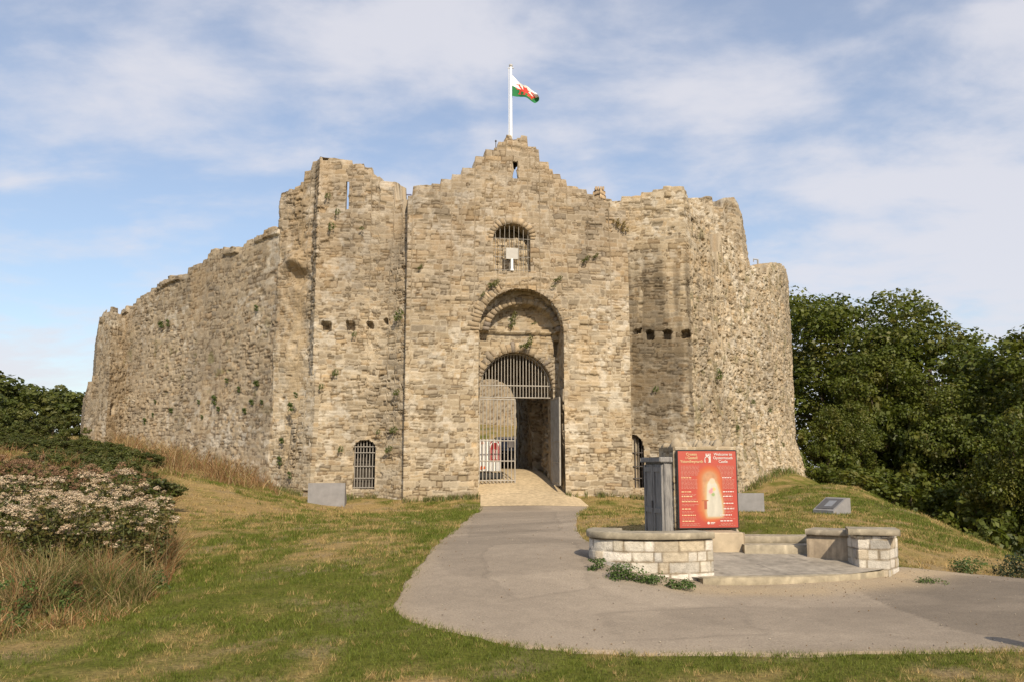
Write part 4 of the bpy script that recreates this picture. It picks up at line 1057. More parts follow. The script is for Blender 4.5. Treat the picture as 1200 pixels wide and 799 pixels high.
# --- noticeboard block with rounded stones on top
SR = R(9); sx_ = np.array([math.cos(SR), math.sin(SR)]); sy_ = np.array([-math.sin(SR), math.cos(SR)])
b0 = np.array(P(791, 620, 14.15)[:2]); bw_ = (P(866, 600, 14.3)[0] - b0[0]) / math.cos(SR); b1 = b0 + sx_ * bw_
blk_top = P(827, 523, 14.2)[2]
nb_ = root_at('noticeboard_pier', *((b0 + b1) / 2 + sy_ * .4), 0, 'tan stone pier with rounded cobbles on top carrying the red sign', 'stone pier')
STY_PIER = dict(STY_TOW, kw=dict(hmin=.10, hmax=.2, ratio=1.6, warp=.05, split=.2), rough=.35, joint=.03, top=0)
BLK = Path([b0 + sy_ * .75, b0, b1, b1 + sy_ * .75])
keep(wall('stonework', BLK, (np.array([0, 9]), np.array([blk_top] * 2)), -.1, 311, nb_, .022, .02, .3, style=STY_PIER, jag=.0))
core = MB(); cc = (b0 + b1) / 2 + sy_ * .45; core.box((cc[0], cc[1], blk_top / 2 - .05), (bw_ - .3, .7, blk_top + .05), Matrix.Rotation(SR, 3, 'Z')); keep(core.build('core', M_STUMP, nb_))
rgm = random.Random(5); cob = MB()
M_COB = mat_plain('cobble_stone', (.34, .28, .195), .95, .3, 6, bump=.6)
def pebble(mb, c, r3, rot, rg, nlat=6, nlon=9):
    vs = []; fs = []
    M = Matrix.Rotation(rot, 3, 'Z') @ Matrix.Rotation(rg.uniform(-.5, .5), 3, 'Y')
    ph = rg.uniform(0, 9)
    for i in range(nlat + 1):
        a = math.pi * i / nlat
        for j in range(nlon):
            b = 2 * math.pi * j / nlon; k = 1 + .16 * math.sin(3 * b + ph + i) + .10 * math.cos(2 * a + ph)
            vs.append(M @ Vector((r3[0] * math.sin(a) * math.cos(b) * k, r3[1] * math.sin(a) * math.sin(b) * k, r3[2] * math.cos(a))) + Vector(c))
    for i in range(nlat):
        for j in range(nlon): fs.append((i * nlon + j, (i + 1) * nlon + j, (i + 1) * nlon + (j + 1) % nlon, i * nlon + (j + 1) % nlon))
    mb.add(vs, fs)
for i in range(6):
    for j in range(4):
        p = b0 + sx_ * (bw_ * (i + .5 + rgm.uniform(-.25, .25)) / 6) + sy_ * (.09 + .2 * j + rgm.uniform(-.05, .05)); cob = MB()
        pebble(cob, (p[0], p[1], blk_top - .01 + rgm.uniform(-.02, .03)), (rgm.uniform(.05, .10), rgm.uniform(.05, .09), rgm.uniform(.06, .15)), rgm.uniform(0, 3), rgm)
        keep(cob.build('cobble', M_COB, nb_, smooth=True))
# plinth below the sign
pl = MB(); q0 = np.array(P(846, 640, 13.82)[:2]); pl.box((q0[0], q0[1], .29), (.56, .52, .54), Matrix.Rotation(SR, 3, 'Z'), bev=.015)
keep(pl.build('plinth', mat_plain('buff_render', (.40, .325, .225), .95, .2, 5, bump=.3), nb_))
# --- weathered cupboard on the pier's left side
cz0 = .05; cz1 = P(770, 541, 14.6)[2]
cb0 = b0 + sy_ * .06; cb1 = cb0 + sy_ * .98; out = -sx_ * .13
cup = root_at('cupboard', *((cb0 + cb1) / 2 + out), 0, 'weathered grey wooden cupboard standing beside the red sign', 'cupboard')
M_WOOD = None
tw = NT('weathered_wood'); pw = tw.pos(); wn = tw.noise(tw.vmul(pw, (14, 14, 1.2)), 3, 6, .7)
tw.color(tw.mix(tw.rng(wn, .35, .62, 0, 1), (.12, .115, .115), (.30, .285, .265))); tw.bump(wn, .6, .01); M_WOOD = tw.set(Roughness=.9)
rotm = Matrix.Rotation(SR, 3, 'Z')
cm = (cb0 + cb1) / 2 + out
b_ = MB(); b_.box((cm[0] + sx_[0] * .07, cm[1] + sx_[1] * .07, (cz0 + cz1) / 2), (.16, .98, cz1 - cz0), rotm, bev=.01); keep(b_.build('carcass', M_WOOD, cup))
b_ = MB(); b_.box((cm[0] + sx_[0] * .04, cm[1] + sx_[1] * .04, cz1 + .04), (.27, 1.06, .085), rotm, bev=.015); keep(b_.build('lid', M_WOOD, cup))
for k in range(2):
    dc = cb0 + sy_ * (.25 + .48 * k) + out - sx_ * .02
    b_ = MB(); b_.box((dc[0], dc[1], (cz0 + cz1) / 2), (.03, .455, cz1 - cz0 - .08), rotm, bev=.006)
    for q in (-1, 1): b_.box((dc[0] - sx_[0] * .022 + sy_[0] * .19 * q, dc[1] - sx_[1] * .022 + sy_[1] * .19 * q, (cz0 + cz1) / 2), (.02, .07, cz1 - cz0 - .1), rotm)
    for zq in (cz0 + .1, (cz0 + cz1) / 2, cz1 - .12): b_.box((dc[0] - sx_[0] * .020, dc[1] - sx_[1] * .020, zq), (.02, .31, .08), rotm)
    dr_ = keep(b_.build('door', M_WOOD, cup))
b_ = MB(); hcp = cb0 + sy_ * .47 + out - sx_ * .06; b_.box((hcp[0], hcp[1], (cz0 + cz1) / 2 + .1), (.04, .03, .12), rotm, bev=.008); keep(b_.build('handle', M_DARKIRON, cup))

# --- the red sign
sg0 = b0 + sx_ * .045 - sy_ * .07; SWd = bw_ - .09; sz0 = P(828, 618.5, 14.1)[2]; sz1 = P(828, 527.5, 14.1)[2]; SH = sz1 - sz0
sgn = root_at('welcome_sign', *(sg0 + sx_ * SWd / 2), sz0, 'red welcome sign with glowing white figure mounted on the stone pier', 'sign')
def SP_(s, t, off=0.0): v = sg0 + sx_ * (s * SWd) - sy_ * off; return Vector((v[0], v[1], sz0 + t * SH))
fm_ = MB(); 
for a, b in (((0, 0), (1, 0)), ((0, 1), (1, 1)), ((0, 0), (0, 1)), ((1, 0), (1, 1))): fm_.bar(SP_(*a), SP_(*b), .014, 8)
c = SP_(.5, .5, -.03); fm_.box(c, (SWd + .02, .03, SH + .02), rotm)
keep(fm_.build('frame', mat_plain('frame_black', (.03, .028, .028), .4), sgn))
ns, nt_ = 150, 200
s_ = np.linspace(0.008, .992, ns); t_ = np.linspace(.006, .994, nt_); SSs, TTs = np.meshgrid(s_, t_, indexing='ij')
red = np.array([.40, .070, .050]); cimg = np.ones((ns, nt_, 3)) * red
cimg = lerp(cimg, np.array([.42, .085, .06]), sstep(.55, 1.0, TTs)[..., None])
def arch_d(cx_, w_, b_, t__, s, t):           # signed distance-like value of a tall arch
    dx = np.abs(s - cx_) * .78; top = t__ - w_ * .9
    d = np.where(t > top, np.hypot(dx, (t - top) * 1.0) - w_ * .78, dx - w_ * .78); d = np.maximum(d, np.where(t < b_ + w_ * .5, np.hypot(dx * .9, b_ + w_ * .5 - t) - w_ * .62, -1)); return d
dA = arch_d(.535, .185, .12, .80, SSs, TTs)
cimg = lerp(cimg, np.array([.46, .115, .045]), sstep(.06, -.01, dA)[..., None])
cimg = lerp(cimg, np.array([.46, .20, .085]), (sstep(.01, -.06, dA) * .8)[..., None])
nz_ = fbm(SSs * 22, TTs * 26, 3, 3)
cimg = lerp(cimg, np.array([.44, .25, .14]) * (.75 + .5 * nz_)[..., None], (sstep(-.03, -.07, dA) * sstep(.36, .48, TTs) * .8)[..., None])
wx = .585 + .02 * np.sin(TTs * 7); half = np.interp(TTs, [.12, .2, .38, .5, .56, .60, .64], [.11, .135, .12, .095, .08, .05, -.08])
df = np.abs(SSs - wx) - half
cimg = lerp(cimg, np.array([.48, .33, .17]), (sstep(.06, .0, df) * sstep(.10, .15, TTs) * sstep(.70, .6, TTs))[..., None])
cimg = lerp(cimg, np.array([.50, .47, .39]) * (.80 + .3 * fbm(SSs * 16, TTs * 9, 8, 3))[..., None], (sstep(.015, -.015, df) * sstep(.13, .16, TTs))[..., None])
hd = np.hypot((SSs - .575) * .78, TTs - .605); cimg = lerp(cimg, np.array([.56, .45, .33]), sstep(.045, .03, hd)[..., None])
for cs, ct, r_, cl in ((.545, .47, .035, (.75, .22, .25)), (.60, .50, .03, (.80, .45, .12)), (.585, .43, .03, (.22, .32, .10)), (.565, .5, .02, (.6, .2, .3))):
    cimg = lerp(cimg, np.array(cl), (sstep(r_, r_ * .5, np.hypot((SSs - cs) * .78, TTs - ct)) * .8)[..., None])
for b4, cl in (((.385, .345, .50, .36), (.35, .12, .05)), ((.43, .24, .475, .345), (.33, .10, .06))):
    m_ = (SSs > b4[0]) & (SSs < b4[2]) & (TTs > b4[1]) & (TTs < b4[3]); cimg = np.where(m_[..., None], np.array(cl), cimg)
Vs = np.array([[SP_(a, b, .016)[:] for b in t_] for a in s_]); idx = np.arange(ns * nt_).reshape(ns, nt_)
M_PRINT = mat_attr('printed_panel', .45, .04, 3, 0, .01, .3)
keep(link('panel', mesh_np('panel', Vs.reshape(-1, 3), np.stack([idx[:-1, :-1], idx[1:, :-1], idx[1:, 1:], idx[:-1, 1:]], -1).reshape(-1, 4), cimg.reshape(-1, 3)), M_PRINT, sgn))
M_CREAM = mat_plain('cream_print', (.62, .45, .25), .5, .03); M_WPRINT = mat_plain('white_print', (.62, .56, .52), .5, .03); M_PINK = mat_plain('pale_print', (.50, .20, .15), .5, .03)
def text_obj(txt, s, t, size, mat, name='lettering', parent=None, align='CENTER'):
    cu = bpy.data.curves.new('lettering', 'FONT'); cu.body = txt; cu.size = size; cu.align_x = align; cu.align_y = 'CENTER'; cu.extrude = .0005; cu.offset = size * .012; cu.space_line = .95
    tmp = bpy.data.objects.new('tmp', cu); COL.objects.link(tmp)
    dg = bpy.context.evaluated_depsgraph_get(); me = bpy.data.meshes.new_from_object(tmp.evaluated_get(dg)); bpy.data.objects.remove(tmp)
    o = link(name, me, mat, parent)
    p = SP_(s, t, .022)
    Mw = Matrix.Translation(p) @ (rotm @ Matrix.Rotation(R(90), 3, 'X')).to_4x4()
    me.transform(Mw); return keep(o)
text_obj('Croeso\ni Gastell\nYstumllwynarth', .235, .905, .062, M_CREAM, parent=sgn)
text_obj('Welcome to\nOystermouth\nCastle', .77, .905, .062, M_WPRINT, parent=sgn)
def lines(name, rows, mat):
    mb = MB(); rg = random.Random(3)
    for s0_, s1_, t0_, h in rows:
        x = s0_
        while x < s1_ - .01:
            w_ = min(rg.uniform(.018, .055), s1_ - x)
            q = [SP_(x, t0_, .021), SP_(x + w_, t0_, .021), SP_(x + w_, t0_ + h, .021), SP_(x, t0_ + h, .021)]; mb.add(q, [(0, 1, 2, 3)]); x += w_ + .011
    o = keep(mb.build(name, mat, sgn)); o['kind'] = 'stuff'; return o
rows = []; rg = random.Random(8)
for k in range(9): rows.append((.05, .36 - .02 * (k > 4) - (.2 if k == 8 else 0) * rg.random(), .795 - k * .0165, .008))
for k in range(8): rows.append((.05, .32, .62 - k * .0165, .008))
for g, tt0 in enumerate((.455, .395, .325, .235, .155, .08)):
    for k in range(2): rows.append((.05, .05 + rg.uniform(.2, .30), tt0 - .026 - k * .0155, .0075))
rows.append((.04, .35, .03, .006))
lines('fine_print', rows, M_PINK)
rows = [(.05, .24, .642, .012)] + [(.05, .05 + rg.uniform(.16, .27), t, .0125) for t in (.46, .40, .335, .24, .16, .085)]
lines('fine_print', rows, M_CREAM)
rows = []
for k in range(9): rows.append((.66 + .012 * min(k, 5), .95, .795 - k * .0165, .008))
for k in range(8): rows.append((.745, .95, .62 - k * .0165, .008))
for g, tt0 in enumerate((.455, .395, .30, .235, .155, .08)):
    for k in range(2): rows.append((.76 - .06 * (g > 3), .76 + rg.uniform(.10, .19), tt0 - .026 - k * .0155, .0075))
rows.append((.66, .96, .03, .006))
lines('fine_print', rows, M_PINK)
lines('fine_print', [(.745, .90, .642, .012)] + [(.75 - .06 * (k > 3), .75 + rg.uniform(.12, .19), t, .0125) for k, t in enumerate((.46, .40, .31, .24, .16, .085))], M_WPRINT)
# emblem: battlemented tower with an arched doorway drawn in white
em = MB()
def quad(s0_, t0_, s1_, t1_, off=.022): em.add([SP_(s0_, t0_, off), SP_(s1_, t0_, off), SP_(s1_, t1_, off), SP_(s0_, t1_, off)], [(0, 1, 2, 3)])
quad(.455, .845, .468, .905); quad(.455, .845, .475, .852); quad(.535, .845, .56, .94); quad(.515, .845, .535, .852); quad(.475, .93, .56, .942)
for a in (.475, .51, .542): quad(a, .942, a + .018, .962)
for i in range(12):
    a0, a1 = math.pi * i / 12, math.pi * (i + 1) / 12; f_ = lambda a, r: SP_(.497 + r * math.cos(a) * 1.0, .888 + r * math.sin(a) * .95, .022)
    em.add([f_(a0, .042), f_(a1, .042), f_(a1, .030), f_(a0, .030)], [(0, 1, 2, 3)])
quad(.527, .852, .539, .89)
for i in range(10):
    a0, a1 = 2 * math.pi * i / 10, 2 * math.pi * (i + 1) / 10; f_ = lambda a: SP_(.49 + .022 * math.cos(a), .065 + .017 * math.sin(a), .022); em.add([SP_(.49, .065, .022), f_(a0), f_(a1)], [(0, 1, 2)])
quad(.525, .066, .60, .075); quad(.525, .052, .585, .059)
keep(em.build('emblem', M_WPRINT, sgn))

# --- grey wedge-shaped plinths on the grass
def plinth(px, py, Y, wid_, hgt, dep_, rz, label, panel_side=True):
    g = P(px, py, Y); z = terr1(g[0], Y)
    r = root_at('information_plinth', g[0], g[1], z, label, 'plinth', 'grey information plinths on the grass', rz)
    m = MB(); w2 = wid_ / 2
    outl = [(0, -.12), (dep_, -.12), (dep_, hgt * .28), (dep_ * .22, hgt), (0, hgt)]
    m.prism(outl, (-w2, 0, 0), (0, 1, 0), (0, 0, 1), (1, 0, 0), wid_); m.build('body', M_SLAB, r)
    sl = math.atan2(hgt * .72, dep_ * .78); L_ = math.hypot(hgt * .72, dep_ * .78); cy, cz = dep_ * .61, hgt * .64
    Mx = Matrix.Rotation(-sl, 3, 'X'); nrm = Mx @ Vector((0, 0, 1)); p = MB(); p.box(Vector((0, cy, cz)) + nrm * .006, (wid_ * .86, L_ * .80, .02), Mx, bev=.004); pn = p.build('panel', M_SLABDARK, r)
    q = MB(); q.box(Vector((-.06 * wid_, cy, cz)) + nrm * .0185, (wid_ * .35, L_ * .45, .005), Mx); q.build('picture', mat_plain('faded_print', (.22, .23, .25), .5, .1), pn)
    return r
plinth(382, 592.5, 31.0, 1.30, .80, .85, R(6), 'wide grey plinth before the grated window of left tower')
plinth(880, 594.5, 27.0, .84, .60, .6, R(0), 'small grey plinth just behind the red sign')
plinth(985, 600.5, 25.0, .74, .47, .70, R(118), 'grey plinth with dark sloping picture panel on the right bank')

# ------------------------------------------------------------------ swing sign behind the gate, car in the courtyard
sp = gp((gu0 + gcx) / 2 - .18, 0, gdep + .75); szb = terr1(sp.x, sp.y) + .03
ps = root_at('pavement_sign', sp.x, sp.y, szb, 'white pavement sign with red arch logo standing behind the gate', 'sign', None, ROT)
W2 = .43; ztp = P(575, 514.5, sp.y)[2] - szb
m = MB(); m.box((0, 0, .13), (.98, .42, .24), None, bev=.06); m.build('base', mat_plain('black_rubber', (.035, .035, .035), .7), ps)
m = MB(); m.box((0, 0, (ztp + .32) / 2), (W2 * 2, .05, ztp - .32), None, bev=.012); m.build('board', mat_plain('white_board', (.78, .78, .76), .5, .04), ps)
def arch2(cx_, w_, z0_, z1_, n=8):
    h_ = w_ / 2; zs_ = z1_ - h_ * 1.35; pts = [(cx_ - h_, z0_), (cx_ + h_, z0_)]
    pts += [(cx_ + h_ * math.cos(R(90) * i / n) ** .8 if i < n else cx_, zs_ + (z1_ - zs_) * math.sin(R(90) * i / n)) for i in range(n + 1)]
    pts += [(cx_ - h_ * math.cos(R(90) * (n - i) / n) ** .8 if i > 0 else cx_, zs_ + (z1_ - zs_) * math.sin(R(90) * (n - i) / n)) for i in range(1, n + 1)]
    return pts
M_LOGORED = mat_plain('logo_red', (.36, .03, .03), .5, .05)
lg = MB(); lg.prism(arch2(.17, .44, ztp * .44, ztp - .02), (0, -.034, 0), (1, 0, 0), (0, 0, 1), (0, 1, 0), .006); lgo = lg.build('logo', M_LOGORED, ps)
lg = MB(); o1 = arch2(.17, .38, ztp * .46, ztp - .07); o2 = arch2(.17, .33, ztp * .46, ztp - .12)
for i in range(1, len(o1) - 1):
    a, b, c, d = o1[i], o1[i + 1], o2[i + 1], o2[i]; lg.add([(q[0], -.0365, q[1]) for q in (a, b, c, d)], [(0, 1, 2, 3)])
for k in range(6):
    xk = .05 + .046 * k; lg.add([(xk, -.0365, ztp * .50), (xk + .016, -.0365, ztp * .50), (xk + .016, -.0365, ztp * (.74 + .02 * (k in (2, 3)))), (xk, -.0365, ztp * .74)], [(0, 1, 2, 3)])
lg.build('logo_lines', M_WHITE, lgo)
lg = MB(); M_ORANGE = mat_plain('orange_print', (.75, .16, .03), .5, .05)
for cx_, cz_, w_, h_ in ((-.33, ztp - .13, .10, .14), (-.36, .46, .11, .16), (-.24, .47, .09, .13)):
    lg.add([(cx_ - w_ / 2, -.028, cz_ - h_ / 2), (cx_ + w_ / 2, -.028, cz_ - h_ / 2 + .02), (cx_ + w_ / 2 - .02, -.028, cz_ + h_ / 2), (cx_ - w_ / 2 + .01, -.028, cz_ + h_ / 2 - .03)], [(0, 1, 2, 3)])
lg.build('orange_marks', M_ORANGE, ps)
# car
cy_ = 46.0; cx0 = P(599, 550, cy_)[0]; cz_ = terr1(cx0, cy_)
car = root_at('parked_car', cx0, cy_, cz_, 'dark car parked in the courtyard seen through the gate passage', 'car', None, R(8))
M_CAR = mat_plain('car_paint', (.025, .027, .032), .25, .05, 3, spec=.6); M_GLASS = mat_plain('car_glass', (.015, .018, .02), .08, .05, 3, spec=.8); M_TYRE = mat_plain('tyre', (.02, .02, .02), .9)
prof = [(-2.1, .35), (-2.15, .75), (-2.05, .98), (-1.15, 1.08), (-.55, 1.62), (.1, 1.74), (1.7, 1.70), (2.05, 1.15), (2.12, .70), (2.08, .35)]
m = MB(); vs = []; k = len(prof)
for xx_, ins in ((-.92, .10), (-.84, 0.0), (.84, 0.0), (.92, .10)):
    for y, z in prof: vs.append(((xx_ if z < 1.1 else xx_ * .84), y, z))
fs = [tuple(range(k)), tuple(reversed(range(3 * k, 4 * k)))]
for a in range(3):
    for i in range(k): fs.append((a * k + i, (a + 1) * k + i, (a + 1) * k + (i + 1) % k, a * k + (i + 1) % k))
m.add(vs, fs); m.build('body', M_CAR, car)
m = MB(); m.add([(-.68, -1.125, 1.12), (.68, -1.125, 1.12), (.60, -.60, 1.60), (-.60, -.60, 1.60)], [(0, 1, 2, 3)]); m.build('windscreen', M_GLASS, car)
m = MB(); 
for sx in (-1, 1): m.add([(sx * .80, -.9, 1.14), (sx * .80, 1.75, 1.14), (sx * .785, 1.6, 1.60), (sx * .785, -.45, 1.58)], [(0, 1, 2, 3)])
m.build('side_window', M_GLASS, car)
for sx in (-1, 1):
    m = MB(); m.box((sx * .66, -2.10, .80), (.34, .08, .15), None, bev=.02); m.build('headlight', mat_plain('headlight', (.55, .55, .55), .2), car)
    m = MB(); m.box((sx * 1.0, -.85, 1.10), (.16, .1, .12), None, bev=.03); m.build('mirror', M_CAR, car)
    for y in (-1.35, 1.35):
        m = MB(); m.bar((sx * .72, y, .34), (sx * .93, y, .34), .34, 18); wo_ = m.build('wheel', M_TYRE, car)
        m = MB(); m.bar((sx * .93, y, .34), (sx * .94, y, .34), .21, 14); m.build('rim', M_IRON, wo_)
m = MB(); m.box((0, -2.15, .52), (.52, .02, .12), None); m.build('number_plate', M_WHITE, car)

# concrete ramp through the gate
rampL = [gnd(563, 593.5)[:2], gnd(563, 580)[:2], GATE.at(np.array([rl - .0]))[0] + INW * .02, pl0 + AX * .06, pl0 + AX * .06 + INW * (p_len + 1.0)]
rampR = [gnd(690, 593.5)[:2], gnd(680, 585)[:2], GATE.at(np.array([rr + .1]))[0] - INW * .06, p0 - AX * .06, p0 - AX * .06 + INW * (p_len + 1.0)]
ra = resample(rampL, 160); rb_ = resample(rampR, 160); t26 = np.linspace(0, 1, 26)
RX = ra[:, None] + (rb_ - ra)[:, None] * t26[None, :, None]; RZ = terr(RX[..., 0], RX[..., 1]) + .022 + .022 * sstep(0, .01, np.linspace(0, 1, 160))[:, None]
rc_ = np.array([.46, .36, .225]) * lerp(.78, 1.2, fbm(RX[..., 0] * 1.2, RX[..., 1] * 1.2, 55, 5))[..., None]
idx = np.arange(160 * 26).reshape(160, 26)
tag(link('ramp', mesh_np('ramp', np.concatenate([RX, RZ[..., None]], -1).reshape(-1, 3), np.stack([idx[:-1, :-1], idx[:-1, 1:], idx[1:, 1:], idx[1:, :-1]], -1).reshape(-1, 4), rc_.reshape(-1, 3)), M_CONC), 'buff concrete ramp running through the gate', 'ramp', kind='structure')

# ================================================================== vegetation
def leaves(cen, rad, n_per, size, rg, cols, flat=.75, up=.45, shell=.55, droop=0.0, light=None):
    """leaf-sized kites spread through ellipsoid clumps; cols (m,3) palette, returns V, F, C"""
    cen = np.asarray(cen); rad = np.asarray(rad, float); n_per = np.broadcast_to(n_per, (len(cen),)).astype(int)
    ci = np.repeat(np.arange(len(cen)), n_per); N = len(ci)
    d = rg.normal(size=(N, 3)); d /= np.linalg.norm(d, axis=1, keepdims=True)
    r = shell + (1 - shell) * rg.uniform(0, 1, N) ** .6
    off = d * r[:, None] * rad[ci][:, None]; off[:, 2] *= flat
    p = cen[ci] + off
    nrm = d * .7 + np.array([0, 0, up]) + rg.normal(size=(N, 3)) * .45; nrm /= np.linalg.norm(nrm, axis=1, keepdims=True)
    a = np.cross(nrm, rg.normal(size=(N, 3))); a /= np.linalg.norm(a, axis=1, keepdims=True) + 1e-9; a[:, 2] -= droop; b = np.cross(nrm, a)
    sz = size * rg.uniform(.6, 1.3, N)[:, None]
    V = np.stack([p - a * sz * .5, p + b * sz * .36 + nrm * sz * .08, p + a * sz * .5, p - b * sz * .36 + nrm * sz * .08], 1).reshape(-1, 3)
    F = np.arange(4 * N).reshape(-1, 4)
    cc = cols[rg.randint(0, len(cols), len(cen))][ci] * rg.uniform(.7, 1.3, N)[:, None]
    cc = lerp(cc, cols[rg.randint(0, len(cols), N)], .35)
    return V, F, np.repeat(cc, 4, 0)
def join(parts):
    V = []; F = []; C = []; b = 0
    for v, f, c in parts:
        if f.shape[1] == 3: f = np.c_[f, -np.ones(len(f), int) - b * 1]
        ff_ = f + b; ff_[f < 0] = -1; V.append(v); F.append(ff_); C.append(c); b += len(v)
    return np.concatenate(V), np.concatenate(F), np.concatenate(C)
def crown_lobes(rg, rx, ry, rz, zc, nl, nc, jitter=.25):
    cen = []; rad = []; lob = []
    g = np.pi * (3 - 5 ** .5)
    for i in range(nl):
        z = 1 - 1.75 * (i + .5) / nl; rr = math.sqrt(max(0, 1 - z * z)); th = i * g + rg.uniform(-.4, .4)
        k = rg.uniform(.62, .88) + jitter * rg.uniform(-.3, .5)
        L_ = np.array([rr * math.cos(th) * rx * k, rr * math.sin(th) * ry * k, zc + z * rz * k]); lob.append(L_)
        lr = rg.uniform(.26, .42) * (rx + rz) / 2
        for j in range(nc):
            d = rg.normal(size=3); d /= np.linalg.norm(d); d[2] = d[2] * .8 + .1
            cen.append(L_ + d * lr * rg.uniform(.40, .85)); rad.append(lr * rg.uniform(.30, .50))
    for j in range(nl):
        d = rg.normal(size=3); d /= np.linalg.norm(d); cen.append(np.array([d[0] * rx * .5, d[1] * ry * .5, zc + d[2] * rz * .5])); rad.append(rx * .25)
    return np.array(cen), np.array(rad), np.array(lob)
DKG = np.array([[.088, .124, .018], [.110, .150, .020], [.072, .104, .016], [.130, .160, .022], [.135, .138, .026], [.096, .124, .018]]) * np.array([.96, .88, .95])
def tree_mesh(seed, rx, rz, h, nl=34, nc=13, per=78, leaf=.25, cols=DKG, tr=.32):
    rg = np.random.RandomState(seed); zc = h - rz
    cen, rad, lob = crown_lobes(rg, rx, rx, rz, zc, nl, nc)
    V, F, C = leaves(cen, rad, np.maximum(14, per * (rad / rad.mean()) ** 1.6), leaf, rg, cols, .7, .5)
    cm_ = mesh_np('crown', V, F, C)
    t = MB(); pts = [(0, 0, -1.5), (0, 0, 0), (rg.uniform(-.2, .2), rg.uniform(-.2, .2), h * .22), (rg.uniform(-.3, .3), rg.uniform(-.3, .3), h * .45), (rg.uniform(-.4, .4), 0, h * .8)]
    t.tube(pts, [tr * 1.5, tr * 1.15, tr * .9, tr * .62, tr * .15], 9)
    for i, L_ in enumerate(lob):
        if i % 2: continue
        k = rg.uniform(.2, .6); s0_ = np.array([0, 0, h * lerp(.2, .6, k)]); md = s0_ * .45 + L_ * .55 + np.array([0, 0, -.5])
        t.tube([s0_, md, L_], [tr * .45, tr * .25, tr * .06], 6)
    me = bpy.data.meshes.new('trunk'); me.from_pydata(t.v, [], t.f); me.materials.append(M_BARK); cm_.materials.append(M_LEAF)
    return cm_, me
def place_tree(name, meshes, x, y, z, sc, rz, label, cat, group):
    e = empty(name, (x, y, z), label, cat, group, rz); e.scale = sc if isinstance(sc, tuple) else (sc,) * 3
    for nm, me in zip(('crown', 'trunk'), meshes): o = bpy.data.objects.new(nm, me); COL.objects.link(o); o.parent = e
    return e
TM = [tree_mesh(401, 5.0, 6.4, 16), tree_mesh(402, 5.4, 6.0, 16, nl=30), tree_mesh(403, 4.6, 6.8, 16)]
TMl = tree_mesh(404, 3.6, 5.6, 16, nl=18, nc=11, per=22, leaf=.24, cols=DKG * np.array([1.25, 1.15, 1.3]))
TREES = [(972, 333, 60, 0, 1.0, 'tall dark green tree rising directly beside the right castle wall'), (1083, 360, 57, 1, 1.0, 'broad dark tree with the second highest crown, right of the tallest one'),
         (1158, 392, 66, 3, 1.0, 'thin lighter tree with sky showing through its loose crown'), (1232, 372, 47, 2, 1.0, 'dark tree cut off by the right edge of the picture'),
         (1030, 405, 53, 2, .8, 'dark tree filling the gap between the two tallest crowns'), (1140, 450, 48, 1, .78, 'lower dark tree in front of the thin lighter tree'),
         (1215, 465, 39, 0, .72, 'lower dark tree leaning over the grass bank at far right'), (985, 470, 50, 1, .7, 'low bushy tree whose branches brush the foot of the right wall')]
for i, (px, py, Y, k, wd, lb) in enumerate(TREES):
    g = P(px, py, Y); z0 = terr1(g[0], Y); h = g[2] - z0; sc = h / 16.2
    place_tree('tree', (TM + [TMl])[k], g[0], Y, z0, (sc * wd * (1.15 if wd == 1 else 1.25), sc * wd * 1.1, sc), i * 1.3, lb, 'tree', 'trees behind the castle bank')
# undergrowth bushes
def bush_mesh(seed, rx, rz, per=40, leaf=.16, cols=DKG, nl=14, nc=10):
    rg = np.random.RandomState(seed); cen, rad, lob = crown_lobes(rg, rx, rx, rz, rz * .55, nl, nc)
    k = cen[:, 2] > -.1; V, F, C = leaves(cen[k], rad[k], per, leaf, rg, cols, .75, .5)
    cm_ = mesh_np('foliage', V, F, C); cm_.materials.append(M_LEAF)
    t = MB()
    for L_ in lob[::2]: t.tube([(0, 0, -.3), L_ * .5 + np.array([0, 0, .1]), L_], [.05, .03, .01], 5)
    me = bpy.data.meshes.new('stems'); me.from_pydata(t.v, [], t.f); me.materials.append(M_BARK)
    return cm_, me
def place_bush(name, meshes, x, y, z, sc, rz, label, cat, group=None):
    e = empty(name, (x, y, z), label, cat, group, rz); e.scale = sc
    for nm, me in zip(('foliage', 'stems'), meshes): o = bpy.data.objects.new(nm, me); COL.objects.link(o); o.parent = e
    return e
BM = [bush_mesh(411, 2.0, 1.9), bush_mesh(412, 2.2, 1.7)]
for i, (px, py, Y, sx, sz) in enumerate([(960, 500, 49, 1.3, 2.2), (1010, 540, 46, 1.6, 2.0), (1062, 545, 46, 1.6, 2.4), (1110, 565, 44, 1.7, 2.3), (1165, 575, 40, 1.6, 2.2), (1215, 590, 36, 1.6, 2.2), (965, 548, 47, .7, .8), (1085, 480, 50, 1.7, 2.4), (1020, 470, 52, 1.8, 2.6), (1180, 500, 48, 1.8, 2.6)]):
    g = P(px, py, Y); z0 = terr1(g[0], Y); hh = max(1.5, g[2] - z0)
    place_bush('bush', BM[i % 2], g[0], Y, z0, (sx, sx, hh / 2.9), i * 2.1, 'dark leafy bush under the trees behind the grass bank', 'bush', 'undergrowth below the right-hand trees')
